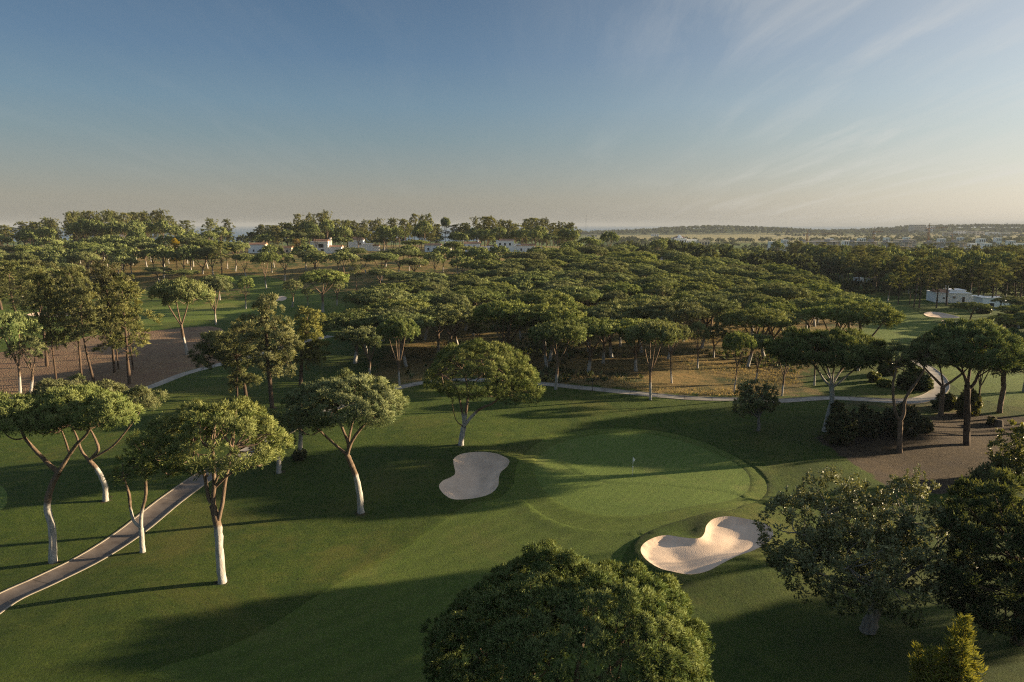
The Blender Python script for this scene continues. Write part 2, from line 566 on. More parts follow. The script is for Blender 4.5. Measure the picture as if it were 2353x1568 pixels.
def make_sea_mat():
    m, nt, b = mat('sea_water', 0.25)
    p = pos(nt)
    b.inputs['Base Color'].default_value = (0.045, 0.10, 0.17, 1)
    b.inputs['Specular IOR Level'].default_value = 0.3
    bump(nt, b, noise(nt, mapping(nt, p, (0.01, 0.03, 0.02)), 1.0, 5), 0.5, 6.0)
    return m


def foliage(name, dark, mid, light, trans=0.28, var=0.35, gloss=None):
    m = bpy.data.materials.new(name)
    m.use_nodes = True
    nt = m.node_tree
    nt.nodes.clear()
    out = nt.nodes.new('ShaderNodeOutputMaterial')
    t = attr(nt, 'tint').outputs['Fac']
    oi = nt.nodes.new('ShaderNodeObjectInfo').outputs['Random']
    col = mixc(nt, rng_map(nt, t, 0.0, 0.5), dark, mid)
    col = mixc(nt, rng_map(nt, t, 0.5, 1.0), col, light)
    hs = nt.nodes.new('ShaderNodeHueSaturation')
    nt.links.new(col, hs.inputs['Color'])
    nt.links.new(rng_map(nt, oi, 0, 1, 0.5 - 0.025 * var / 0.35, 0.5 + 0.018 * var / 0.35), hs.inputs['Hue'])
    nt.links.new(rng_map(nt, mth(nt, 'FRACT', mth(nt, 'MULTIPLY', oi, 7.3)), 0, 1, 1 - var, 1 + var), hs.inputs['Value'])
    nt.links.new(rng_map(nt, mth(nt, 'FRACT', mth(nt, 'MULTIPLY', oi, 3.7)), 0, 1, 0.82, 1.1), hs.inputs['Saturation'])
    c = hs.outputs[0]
    if gloss:
        d = nt.nodes.new('ShaderNodeBsdfPrincipled')
        nt.links.new(c, d.inputs['Base Color'])
        d.inputs['Roughness'].default_value = gloss
        d.inputs['Specular IOR Level'].default_value = 0.22
        d = d.outputs[0]
    else:
        d = nt.nodes.new('ShaderNodeBsdfDiffuse')
        nt.links.new(c, d.inputs['Color'])
        d = d.outputs[0]
    tr = nt.nodes.new('ShaderNodeBsdfTranslucent')
    nt.links.new(mixc(nt, 1.0, c, (1.3, 1.2, 0.6), 'MULTIPLY'), tr.inputs['Color'])
    mx = nt.nodes.new('ShaderNodeMixShader')
    mx.inputs[0].default_value = trans
    nt.links.new(d, mx.inputs[1])
    nt.links.new(tr.outputs[0], mx.inputs[2])
    nt.links.new(mx.outputs[0], out.inputs[0])
    return m


def bark(name, c1, c2, paint=True):
    m, nt, b = mat(name, 0.9)
    tc = nt.nodes.new('ShaderNodeTexCoord').outputs['Object']
    v = mapping(nt, tc, (4.5, 4.5, 1.0))
    n = noise(nt, v, 1.0, 6, 0.7, 0.6)
    col = mixc(nt, rng_map(nt, n, 0.35, 0.65), c1, c2)
    if paint:
        pa = attr(nt, 'tint').outputs['Fac']
        edge = mth(nt, 'ADD', pa, rng_map(nt, noise(nt, mapping(nt, tc, (3, 3, 1.2)), 1.0, 5, 0.7), 0.3, 0.7, -0.35, 0.35))
        wh = mixc(nt, rng_map(nt, n, 0.36, 0.6), (0.22, 0.21, 0.19), (0.44, 0.42, 0.39))
        col = mixc(nt, rng_map(nt, edge, 0.3, 0.75), col, wh)
    nt.links.new(col, b.inputs['Base Color'])
    bump(nt, b, n, 0.7, 0.12)
    return m


def plain(name, c, rough=0.7, var=0.15, scale=1.2, metallic=0.0):
    m, nt, b = mat(name, rough)
    p = pos(nt)
    b.inputs['Metallic'].default_value = metallic
    nt.links.new(mixc(nt, rng_map(nt, noise(nt, p, scale, 5, 0.65), 0.3, 0.7), tuple(x * (1 - var) for x in c), tuple(min(1, x * (1 + var)) for x in c)), b.inputs['Base Color'])
    return m


M = {
    'ground': make_ground_mat(),
    'fairway': grass_mat('mown_fairway_grass', (0.100, 0.157, 0.023), (0.120, 0.178, 0.027), (0.142, 0.192, 0.036), (0.9, 2.2, 0.30)),
    'green': grass_mat('putting_green_grass', (0.112, 0.170, 0.032), (0.124, 0.184, 0.034), (0.138, 0.192, 0.040), (0.55, 0.9, 0.26), 0.16),
    'collar': grass_mat('collar_grass', (0.092, 0.138, 0.020), (0.106, 0.154, 0.023), (0.124, 0.166, 0.030), (1.2, 1.3, 0.25), 0.22),
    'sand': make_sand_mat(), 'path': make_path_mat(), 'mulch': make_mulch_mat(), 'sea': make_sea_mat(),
    'kerb': plain('pale_kerb', (0.25, 0.22, 0.18)),
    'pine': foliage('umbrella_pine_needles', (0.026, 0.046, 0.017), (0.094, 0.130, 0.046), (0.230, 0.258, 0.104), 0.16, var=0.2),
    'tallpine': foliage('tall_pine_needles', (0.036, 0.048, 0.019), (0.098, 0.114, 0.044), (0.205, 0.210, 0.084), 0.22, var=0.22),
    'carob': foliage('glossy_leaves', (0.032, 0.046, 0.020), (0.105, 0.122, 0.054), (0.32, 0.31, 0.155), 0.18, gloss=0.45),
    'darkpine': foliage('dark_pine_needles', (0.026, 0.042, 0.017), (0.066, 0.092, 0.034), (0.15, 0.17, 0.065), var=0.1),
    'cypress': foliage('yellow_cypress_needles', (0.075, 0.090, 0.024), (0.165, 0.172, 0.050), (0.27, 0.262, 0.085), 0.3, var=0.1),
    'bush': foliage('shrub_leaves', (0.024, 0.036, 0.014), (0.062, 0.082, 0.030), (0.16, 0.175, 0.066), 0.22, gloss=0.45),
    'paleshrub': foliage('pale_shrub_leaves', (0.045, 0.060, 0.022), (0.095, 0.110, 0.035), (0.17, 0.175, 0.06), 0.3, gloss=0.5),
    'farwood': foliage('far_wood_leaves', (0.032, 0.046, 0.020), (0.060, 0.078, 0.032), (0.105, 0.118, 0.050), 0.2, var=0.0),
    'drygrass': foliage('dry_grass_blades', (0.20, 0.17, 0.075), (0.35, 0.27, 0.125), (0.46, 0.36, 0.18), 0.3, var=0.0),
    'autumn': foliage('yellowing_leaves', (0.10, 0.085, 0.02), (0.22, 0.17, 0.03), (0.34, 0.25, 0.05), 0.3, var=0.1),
    'bark': bark('whitewashed_bark', (0.085, 0.058, 0.040), (0.215, 0.155, 0.110)),
    'darkbark': bark('dark_pine_bark', (0.040, 0.029, 0.022), (0.125, 0.085, 0.060)),
    'greybark': bark('grey_bark', (0.10, 0.09, 0.08), (0.26, 0.24, 0.21), False),
    'white': plain('white_render', (0.86, 0.86, 0.85), 0.8, 0.06),
    'cream': plain('cream_render', (0.58, 0.50, 0.40), 0.8, 0.1),
    'tile': plain('terracotta_roof', (0.30, 0.17, 0.11), 0.85, 0.3, 3),
    'glass': plain('dark_window_glass', (0.03, 0.04, 0.05), 0.15, 0.2),
    'concrete': plain('raw_concrete', (0.34, 0.32, 0.30), 0.9, 0.2),
    'darkmetal': plain('dark_painted_metal', (0.03, 0.03, 0.032), 0.5),
    'crane': plain('crane_steel', (0.36, 0.20, 0.09), 0.6),
    'flagwhite': plain('white_flag_cloth', (0.82, 0.81, 0.78), 0.8, 0.03),
    'polepaint': plain('pole_paint', (0.78, 0.74, 0.60), 0.5, 0.05),
    'stump': plain('weathered_wood', (0.10, 0.075, 0.055), 0.9, 0.3, 6),
}


# ------------------------------------------------------------------ mesh + object helpers
def mesh_np(name, V, F, material, tint=None, normals=None, smooth_sh=True, color=None):
    V = np.ascontiguousarray(V, np.float32)
    F = np.ascontiguousarray(F, np.int32)
    k = F.shape[1]
    me = bpy.data.meshes.new(name)
    me.vertices.add(len(V))
    me.vertices.foreach_set('co', V.ravel())
    me.loops.add(F.size)
    me.loops.foreach_set('vertex_index', F.ravel())
    me.polygons.add(len(F))
    me.polygons.foreach_set('loop_start', np.arange(0, F.size, k, dtype=np.int32))
    me.polygons.foreach_set('use_smooth', np.full(len(F), smooth_sh))
    me.update(calc_edges=True)
    if tint is not None:
        a = me.attributes.new('tint', 'FLOAT', 'POINT')
        a.data.foreach_set('value', np.ascontiguousarray(tint, np.float32))
    if color is not None:
        a = me.attributes.new('mask', 'FLOAT_COLOR', 'POINT')
        a.data.foreach_set('color', np.ascontiguousarray(color, np.float32).ravel())
    if normals is not None:
        me.normals_split_custom_set_from_vertices(np.ascontiguousarray(normals, np.float32))
    me.materials.append(material)
    return me


def link(name, me, parent=None, loc=None):
    o = bpy.data.objects.new(name, me)
    COL.objects.link(o)
    if parent is not None:
        o.parent = parent
    if loc is not None:
        o.location = loc
    return o


def tag(o, label=None, cat=None, group=None, kind=None):
    if label: o['label'] = label
    if cat: o['category'] = cat
    if group: o['group'] = group
    if kind: o['kind'] = kind
    return o


def empty(name, loc, label, cat, group=None, rz=0.0):
    o = bpy.data.objects.new(name, None)
    COL.objects.link(o)
    o.location = tuple(float(v) for v in loc)
    o.rotation_euler = (0, 0, rz)
    o.empty_display_size = 0.5
    return tag(o, label, cat, group)


class MB:
    """collects boxes, bars and prisms into one quad/tri mesh"""
    def __init__(s):
        s.V, s.F = [], []

    def add(s, vs_, fs):
        b = len(s.V)
        s.V += [tuple(v) for v in vs_]
        s.F += [tuple(b + i for i in f) for f in fs]
        return s

    def box(s, x0, x1, y0, y1, z0, z1):
        v = [(x, y, z) for z in (z0, z1) for x, y in ((x0, y0), (x1, y0), (x1, y1), (x0, y1))]
        return s.add(v, [(3, 2, 1, 0), (4, 5, 6, 7), (0, 1, 5, 4), (1, 2, 6, 5), (2, 3, 7, 6), (3, 0, 4, 7)])

    def gable(s, x0, x1, y0, y1, z0, z1, hip=0.0):
        ym = (y0 + y1) / 2
        v = [(x0, y0, z0), (x1, y0, z0), (x1, y1, z0), (x0, y1, z0), (x0 + hip, ym, z1), (x1 - hip, ym, z1)]
        return s.add(v, [(3, 2, 1, 0), (0, 1, 5, 4), (2, 3, 4, 5), (1, 2, 5), (3, 0, 4)])

    def bar(s, a, b, w):
        a, b = Vector(a), Vector(b)
        d = (b - a).normalized()
        u = d.cross(Vector((0, 0, 1)) if abs(d.z) < 0.9 else Vector((1, 0, 0))).normalized() * w / 2
        v = d.cross(u).normalized() * w / 2
        q = [p + i * u + j * v for p in (a, b) for i, j in ((-1, -1), (1, -1), (1, 1), (-1, 1))]
        return s.add(q, [(3, 2, 1, 0), (4, 5, 6, 7), (0, 1, 5, 4), (1, 2, 6, 5), (2, 3, 7, 6), (3, 0, 4, 7)])

    def cyl(s, a, b, r0, r1, n=10):
        a, b = Vector(a), Vector(b)
        d = (b - a).normalized()
        u = d.cross(Vector((0, 1, 0)) if abs(d.y) < 0.9 else Vector((1, 0, 0))).normalized()
        v = d.cross(u)
        q = []
        for p, r in ((a, r0), (b, r1)):
            q += [p + r * (math.cos(2 * math.pi * i / n) * u + math.sin(2 * math.pi * i / n) * v) for i in range(n)]
        return s.add(q, [(i, (i + 1) % n, n + (i + 1) % n, n + i) for i in range(n)] + [tuple(range(n))[::-1], tuple(range(n, 2 * n))])

    def build(s, name, material, parent=None, smooth_sh=False, loc=None):
        me = bpy.data.meshes.new(name)
        me.from_pydata([tuple(float(c) for c in v) for v in s.V], [], s.F)
        me.update()
        if smooth_sh:
            me.polygons.foreach_set('use_smooth', np.full(len(me.polygons), True))
        if material is not None:
            me.materials.append(material)
        return link(name, me, parent, loc)


# ------------------------------------------------------------------ ground: one triangulation, cut into its surfaces
def grid_pts(x0, x1, y0, y1, step, jit, rs, hole=None):
    gx, gy = np.meshgrid(np.arange(x0, x1 + 1e-6, step), np.arange(y0, y1 + 1e-6, step))
    p = np.stack([gx.ravel(), gy.ravel()], 1)
    p += rs.uniform(-jit, jit, p.shape) * step
    if hole:
        a, b, c, d = hole
        p = p[~((p[:, 0] > a) & (p[:, 0] < b) & (p[:, 1] > c) & (p[:, 1] < d))]
    return p


def build_ground():
    rs = np.random.RandomState(3)
    pts = [grid_pts(-72, 84, 28, 128, 0.9, 0.25, rs),
           grid_pts(-260, 320, -40, 420, 4.0, 0.25, rs, (-73, 85, 27, 129)),
           grid_pts(-1500, 2000, -400, 1500, 40, 0.2, rs, (-265, 325, -60, 425)),
           grid_pts(-6000, 8000, -1500, 5200, 160, 0.2, rs, (-1520, 2020, -420, 1520))]
    far = grid_pts(-24000, 24000, -3000, 24000, 2400, 0.0, rs, (-6100, 8100, -3100, 5300))
    P = np.concatenate(pts + [far])
    # denser points in the bunkers
    for poly, _, _ in BUNKERS[:2]:
        a, b = poly.min(0) - 1.5, poly.max(0) + 1.5
        P = np.concatenate([P, grid_pts(a[0], b[0], a[1], b[1], 0.42, 0.2, rs)])
    for poly in (green_poly, collar_poly, fairway_poly):
        q = catmull(poly, 2, True)
        t = np.roll(q, -1, 0) - np.roll(q, 1, 0)
        t /= np.linalg.norm(t, axis=1)[:, None] + 1e-9
        nn = np.stack([t[:, 1], -t[:, 0]], 1)
        P = np.concatenate([P, q + .38 * nn, q - .38 * nn])
    for q in ((122, 1292), (243, 1151), (328, 1269), (510, 1339), (829, 1178), (1059, 1023), (690, 1056), (1743, 990), (1992, 1450)):
        c = hit(*q)
        P = np.concatenate([P, c[:2] + rs.normal(size=(40, 2)) * 0.7])
    polys = [green_poly, collar_poly, fairway_poly, fair_left, fair_right, fair_lowright, green_left, mulch_poly, path_poly, path2_poly] + [b[0] for b in BUNKERS]
    verts = [Vector((float(a), float(b))) for a, b in P]
    edges = []
    for poly in polys:
        b = len(verts)
        n = len(poly)
        verts += [Vector((float(x), float(y))) for x, y in poly]
        edges += [(b + i, b + (i + 1) % n) for i in range(n)]
    v2, e2, f2, *_ = delaunay_2d_cdt(verts, edges, [], 0, 1e-4, False)
    V = np.array([(v.x, v.y) for v in v2])
    F = np.array([f for f in f2 if len(f) == 3], np.int32)
    a, b, c = V[F[:, 0]], V[F[:, 1]], V[F[:, 2]]
    ar = (b[:, 0] - a[:, 0]) * (c[:, 1] - a[:, 1]) - (b[:, 1] - a[:, 1]) * (c[:, 0] - a[:, 0])
    F[ar < 0] = F[ar < 0][:, ::-1]
    F = F[np.abs(ar) > 1e-7]
    cen = V[F].mean(1)
    cx_, cy_ = cen[:, 0], cen[:, 1]
    z = hfull(V[:, 0], V[:, 1])
    V3 = np.column_stack([V, z])
    reg = np.zeros(len(F), int)
    order = [(fair_left, 3), (fair_right, 4), (fair_lowright, 5), (green_left, 6), (mulch_poly, 7), (fairway_poly, 3 + 5), (collar_poly, 9), (green_poly, 10), (path2_poly, 12), (path_poly, 11)] + [(b_[0], 13 + i) for i, b_ in enumerate(BUNKERS)]
    for poly, k in order:
        reg[inside(poly, cx_, cy_)] = k
    dry = smooth(-5, 5, sdist(dry_poly, V[:, 0], V[:, 1]))
    ridge_dry = smooth(190, 300, V[:, 1]) * (1 - smooth(1000, 1400, V[:, 1])) * 0.62 * (1 - .75 * smooth(50, 110, V[:, 0]))
    dry = np.maximum(dry, ridge_dry)
    dry = np.maximum(dry, 0.62 * gauss(V[:, 0], V[:, 1], 62, 103, 14, 6))
    bare = smooth(-1.2, 1.2, sdist(bank_poly, V[:, 0], V[:, 1]))
    for q in ((122, 1292), (243, 1151), (328, 1269), (510, 1339), (829, 1178), (1059, 1023), (690, 1056), (641, 1087), (1743, 990), (1992, 1450), (568, 931), (625, 939), (690, 886)):
        c = hit(*q)
        bare = np.maximum(bare, 0.62 * np.exp(-(np.hypot(V[:, 0] - c[0], V[:, 1] - c[1]) / 1.0) ** 2))
    marsh = smooth(1500, 1750, V[:, 1]) * (1 - smooth(2650, 2900, V[:, 1])) * smooth(150, 400, V[:, 0])
    color = np.column_stack([dry, bare, marsh, np.ones(len(V))])
    names = {0: ('ground', 'ground'), 3: ('fairway', 'fairway'), 4: ('fairway', 'fairway'), 5: ('fairway', 'fairway'), 6: ('putting_green', 'green'), 7: ('mulch_bed', 'mulch'), 8: ('fairway', 'fairway'), 9: ('green_collar', 'collar'), 10: ('putting_green', 'green'), 11: ('path', 'path'), 12: ('path', 'path')}
    labels = {0: 'rough grass ground with dry meadow and bare needle bank', 3: 'far mown fairway beyond the mulch bed', 4: 'sunlit fairway beside the white house', 5: 'mown fairway beyond the curving path end', 6: 'edge of a second green by the left frame', 7: 'brown bark mulch bed under the tall pines', 8: 'near mown fairway running up to the flag', 9: 'collar of short grass ringing the green', 10: 'oval putting green with the white flag', 11: 'concrete buggy path curving behind the green', 12: 'pale concrete path below the mulch bed'}
    bl = ['kidney shaped sand bunker beside the forked pine', 'two lobed sand bunker in front of the green', 'long far sand bunker below the white house', 'short far sand bunker nearer than its neighbour', 'thin sand bunker across the far fairway', 'small round sand bunker under far pines']
    for k in np.unique(reg):
        f = F[reg == k]
        u, inv = np.unique(f.ravel(), return_inverse=True)
        if k >= 13:
            nm, mt, lb = 'sand_bunker', 'sand', bl[k - 13]
        else:
            (nm, mt), lb = names[k], labels[k]
        run = None
        if k in (11, 12):
            pc = catmull(path_c if k == 11 else path2_c, 8)
            al = np.concatenate([[0], np.cumsum(np.linalg.norm(np.diff(pc, axis=0), axis=1))])
            run = al[np.argmin(((V[u][:, None, :] - pc[None]) ** 2).sum(2), axis=1)]
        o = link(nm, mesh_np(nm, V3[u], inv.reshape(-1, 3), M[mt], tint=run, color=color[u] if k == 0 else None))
        tag(o, lb, nm.replace('_', ' '), None, 'structure')


build_ground()

sea = MB().add([(-30000, 1200, -13.5), (30000, 1200, -13.5), (30000, 24000, -13.5), (-30000, 24000, -13.5)], [(0, 1, 2, 3)]).build('sea', M['sea'])
tag(sea, 'blue sea along the horizon', 'sea', None, 'structure')


# path kerbs: low pale edging strips on both sides of the near path
def build_kerbs():
    n = len(path_c)
    t = np.gradient(path_c, axis=0)
    t /= np.linalg.norm(t, axis=1)[:, None]
    nn = np.stack([-t[:, 1], t[:, 0]], 1)
    for sgn in (1, -1):
        w = np.interp(np.arange(n), [0, 35, 70, n], [2.7, 2.6, 2.3, 2.3])[:, None] / 2
        a = path_c + sgn * nn * (w - 0.02)
        b = path_c + sgn * nn * (w + 0.12)
        m_ = n
        za = h0(a[:, 0], a[:, 1])
        zb = h0(b[:, 0], b[:, 1])
        V = np.concatenate([np.column_stack([a, za - 0.3]), np.column_stack([a, za + 0.06]), np.column_stack([b, zb + 0.06]), np.column_stack([b, zb - 0.3])])
        F = []
        for i in range(m_ - 1):
            for k in range(3):
                q = (k * n + i, k * n + i + 1, (k + 1) * n + i + 1, (k + 1) * n + i)
                F.append(q if sgn < 0 else q[::-1])
        o = link('path_kerb', mesh_np('path_kerb', V, np.array(F), M['kerb'], smooth_sh=False))
        tag(o, 'pale kerb on the %s side of the buggy path' % ('far' if sgn > 0 else 'near'), 'kerb', None, 'structure')


build_kerbs()


# ------------------------------------------------------------------ plant builders (numpy geometry)
def unit(v):
    return v / (np.linalg.norm(v, axis=-1, keepdims=True) + 1e-9)


def blades(rs, C, D, size, k, width, spread=0.65, up=0.2, tint=None, nblend=0.56, N=None):
    """k needle bunches / leaves (diamond quads) around each centre C pointing along D"""
    n = len(C)
    Cc = np.repeat(C, k, 0)
    Dd = np.repeat(D, k, 0)
    Nn = Dd if N is None else np.repeat(N, k, 0)
    sz = np.repeat(np.broadcast_to(np.asarray(size, float), (n,)), k) * rs.uniform(0.6, 1.25, n * k)
    d = unit(Dd + spread * rs.normal(size=(n * k, 3)) + np.array([0, 0, up]))
    s = unit(np.cross(d, rs.normal(size=(n * k, 3))))
    fn = np.cross(s, d)
    flip = (fn * Nn).sum(1) < 0
    s[flip] *= -1
    fn[flip] *= -1
    base = Cc + rs.normal(size=(n * k, 3)) * (sz * 0.22)[:, None]
    w = (sz * width)[:, None] * rs.uniform(0.7, 1.3, (n * k, 1))
    L = sz[:, None]
    V = np.stack([base, base + d * L * 0.55 + s * w, base + d * L, base + d * L * 0.5 - s * w], 1).reshape(-1, 3)
    # s x d orientation check: quad winding gives normal along -(fn); reverse it
    F = np.arange(4 * n * k).reshape(-1, 4)
    nv = unit(nblend * Nn + (1 - nblend) * unit(fn) + 0.18 * rs.normal(size=(n * k, 3)))
    NV = np.repeat(nv, 4, 0)
    T = None
    if tint is not None:
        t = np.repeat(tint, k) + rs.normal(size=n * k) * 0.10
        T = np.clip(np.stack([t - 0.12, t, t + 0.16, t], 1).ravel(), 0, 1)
    return V, F, NV, T


def cat_parts(parts):
    V, F, N, T = [], [], [], []
    b = 0
    for v, f, n, t in parts:
        V.append(v); F.append(f + b); N.append(n); T.append(t)
        b += len(v)
    return np.concatenate(V), np.concatenate(F), np.concatenate(N), np.concatenate(T)


def tube(pts, rad, sides=8, rs=None, sub=4, paint=None, wob=0.06):
    """tapered limb along a smoothed polyline; paint: height below which the bark is whitewashed"""
    pts = np.asarray(pts, float)
    rad = np.asarray(rad, float)
    if len(pts) > 2 and sub > 1:
        PR = catmull(np.column_stack([pts, rad]), sub)
        pts, rad = PR[:, :3], np.maximum(PR[:, 3], 0.008)
    t = unit(np.gradient(pts, axis=0))
    n = len(pts)
    ref = np.array([0.0, 1.0, 0.0]) if abs(t[0][1]) < 0.8 else np.array([1.0, 0, 0])
    u = np.cross(t, ref)
    u = unit(u)
    v = np.cross(t, u)
    a = np.linspace(0, 2 * np.pi, sides, endpoint=False)
    r = rad[:, None] * np.ones((1, sides))
    if rs is not None:
        r = r * (1 + wob * rs.normal(size=r.shape))
    V = (pts[:, None, :] + r[..., None] * (np.cos(a)[None, :, None] * u[:, None, :] + np.sin(a)[None, :, None] * v[:, None, :])).reshape(-1, 3)
    N = (np.cos(a)[None, :, None] * u[:, None, :] + np.sin(a)[None, :, None] * v[:, None, :] + np.zeros((n, 1, 1))).reshape(-1, 3)
    i = np.arange(n - 1)[:, None] * sides
    j = np.arange(sides)[None, :]
    jn = (j + 1) % sides
    F = np.stack([i + j, i + jn, i + sides + jn, i + sides + j], -1).reshape(-1, 4)
    if paint is None:
        T = np.zeros(len(V))
    else:
        T = 1 - smooth(paint - 0.8, paint + 0.5, V[:, 2])
    return V, F, N, T


def crown_puffs(rs, lobe, rp, dens=1.0, under=0.45):
    """puff centres + outward normals of one stone-pine crown lobe (cx,cy,rx,ry,z0,z1)"""
    cx, cy_, rx, ry, z0, z1 = lobe
    nt_ = max(4, int(dens * 1.7 * rx * ry / (rp * rp)))
    nb = int(nt_ * under)
    ph = rs.uniform(0, 6.28, 4)

    def rim(th):
        return 1 + 0.09 * np.sin(2 * th + ph[0]) + 0.08 * np.sin(3 * th + ph[1]) + 0.07 * np.sin(5 * th + ph[2])
    zr = z0 + 0.36 * (z1 - z0)
    # stratified disc sampling for the top
    k = np.arange(nt_) + rs.uniform(-0.35, 0.35, nt_)
    u_ = np.clip((k + 0.5) / nt_, 0.0005, 1)
    rho = np.where(np.arange(nt_) % 5 < 3, u_ ** 0.5, u_ ** 0.30)
    th = k * 2.399963 + rs.uniform(0, 6.28)
    rr = rho * rim(th)
    x, y = rx * rr * np.cos(th), ry * rr * np.sin(th)
    zt = zr + (z1 - zr) * np.maximum(1 - rho ** 2.3, 0) ** 0.62
    lump = 0.10 * (z1 - z0) * (np.sin(x / rx * 5 + ph[3]) * np.cos(y / ry * 4.3 + ph[0]))
    zt = zt + lump * (1 - rho ** 3) + rs.normal(size=nt_) * 0.30 * rp
    nrm = unit(np.stack([x / rx ** 2 * (0.3 + rho), y / ry ** 2 * (0.3 + rho), np.maximum(zt - zr, 0.02) / (z1 - zr) ** 2], 1))
    P = np.stack([cx + x * (1 - 0.85 * rp / rx), cy_ + y * (1 - 0.85 * rp / ry), zt - 0.7 * rp], 1)
    # underside: shallow, open
    th2 = rs.uniform(0, 6.28, nb)
    rho2 = rs.uniform(0.18, 1, nb) ** 0.38
    rr2 = rho2 * rim(th2) * 0.96
    x2, y2 = rx * rr2 * np.cos(th2), ry * rr2 * np.sin(th2)
    zb = z0 + (zr - z0) * (0.15 + 0.85 * rho2 ** 3) + rs.uniform(0, 0.45, nb) * (z1 - z0) * 0.5 * (1 - rho2 * 0.6)
    n2 = unit(np.stack([x2 / rx, y2 / ry, -0.15 + 0 * x2], 1))
    P2 = np.stack([cx + x2, cy_ + y2, zb], 1)
    top = np.concatenate([np.ones(nt_), np.zeros(nb)])
    return np.concatenate([P, P2]), np.concatenate([nrm, n2]), top


def puff_foliage(rs, P, Nm, top, rp, tufts, k, blade, width, base_tint=0.5, flat=0.72):
    n = len(P)
    tf = np.where(top > 0.5, int(tufts * 1.35), max(2, int(tufts * 0.7)))
    idx = np.repeat(np.arange(n), tf)
    m = len(idx)
    pn = Nm[idx]
    d = unit(pn * 0.75 + np.array([0, 0, 0.42]) + rs.normal(size=(m, 3)) * 0.62)
    rj = (rp * rs.uniform(0.75, 1.25, n))[idx]
    C = P[idx] + d * (rj * rs.uniform(0.55, 1.0, m))[:, None] * np.array([1, 1, flat])
    pt = rs.normal(size=n) * 0.17
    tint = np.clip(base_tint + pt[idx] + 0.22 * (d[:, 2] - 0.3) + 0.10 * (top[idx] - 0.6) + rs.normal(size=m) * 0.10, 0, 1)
    return blades(rs, C, d, blade, k, width, spread=0.55, up=0.25, tint=tint, N=unit((0.7 * d + 0.3 * pn) * np.array([1, 1, 0.5])))


def branches_to(rs, starts, targets, r0, r1, sides=5):
    parts = []
    S = np.asarray(starts)
    for p in targets:
        d = np.linalg.norm((S - p) * np.array([1, 1, 1.3]), axis=1) + 3.0 * np.maximum(S[:, 2] - p[2], 0)
        s = S[np.argmin(d)]
        mid = s * 0.5 + p * 0.5 + np.array([0, 0, -0.08 * np.linalg.norm(p - s)]) + rs.normal(size=3) * 0.10 * np.linalg.norm(p - s)
        parts.append(tube([s, mid, p], [r0, (r0 + r1) / 2, r1], sides, rs, 3))
    return parts


def tree_object(name, loc, label, cat, crown, trunk, crown_mat, bark_mat, group=None, rz=0.0):
    o = empty(name, loc, label, cat, group, rz)
    V, F, N, T = trunk
    link('trunk', mesh_np(name + '_trunk', V, F, M[bark_mat], T), o)
    V, F, N, T = crown
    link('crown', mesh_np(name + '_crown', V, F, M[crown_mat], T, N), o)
    return o


CAM = np.array([0, 0, CAM_Z])


def lobe_from_px(l, r, t, b, Y, base, dy=0.0, deep=0.9):
    """a crown lobe seen between l..r and t..b, standing at distance Y+dy; returned in the tree's own coordinates"""
    y = Y + dy
    a, c = at((l + r) / 2, (t + b) / 2, y), at(r, (t + b) / 2, y)
    rx = abs(c[0] - a[0])
    ry = rx * deep
    zt, zb = at((l + r) / 2, t, y)[2], at((l + r) / 2, b, y)[2]
    dep = math.atan2(CAM_Z - (zt + zb) / 2, y)
    hh = (zt - zb) / 2
    rz = math.sqrt(max(hh * hh - 0.55 * (ry * math.sin(dep)) ** 2, (0.42 * hh) ** 2))
    zc = (zt + zb) / 2
    return (a[0] - base[0], y - base[1], rx, ry, zc - rz - base[2], zc + rz - base[2])


def hand_pine(label, base_px, limbs, lobes, rp=0.85, tufts=24, k=15, blade=0.27, width=0.085, paint=None, seed=1, nb=46, base=None, crown_mat='pine', bark_mat='bark', name='umbrella_pine', group=None, dens=1.9, tint=0.5, under=0.8):
    """pine drawn from its limb lines (picture points + radius in metres + distance offset) and crown lobes"""
    rs = np.random.RandomState(seed)
    rp *= .92
    B = hit(*base_px) if base is None else np.array(base, float)
    Y = B[1]
    parts, ends = [], []
    for li, limb in enumerate(limbs):
        pts, rad = [], []
        for q in limb:
            p = at(q[0], q[1], Y + (q[3] if len(q) > 3 else 0.0)) - B
            pts.append(p)
            rad.append(q[2])
        if li == 0:
            pts[0] = np.array([0, 0, -0.4])
            rad.insert(1, rad[0] * 0.97)
            pts.insert(1, np.array([0, 0, 0.15]))
            rad[0] *= 1.35
        pts = np.array(pts)
        parts.append(tube(pts, rad, 10, rs, 5, paint))
        ends += [pts[-1], pts[-2] * 0.35 + pts[-1] * 0.65] if len(pts) > 1 else [pts[-1]]
    P, Nm, top = [], [], []
    for lb in lobes:
        l = lobe_from_px(*lb[:4], Y, B, lb[4] if len(lb) > 4 else 0.0, lb[5] if len(lb) > 5 else 0.9)
        p, n, tp = crown_puffs(rs, l, rp, dens, under)
        P.append(p); Nm.append(n); top.append(tp)
    P, Nm, top = np.concatenate(P), np.concatenate(Nm), np.concatenate(top)
    crown = puff_foliage(rs, P, Nm, top, rp, tufts, k, blade, width, tint)
    sel = rs.permutation(len(P))[:nb]
    parts += branches_to(rs, ends, P[sel], 0.10, 0.025)
    return tree_object(name, B, label, 'pine tree', crown, cat_parts(parts), crown_mat, bark_mat, group)


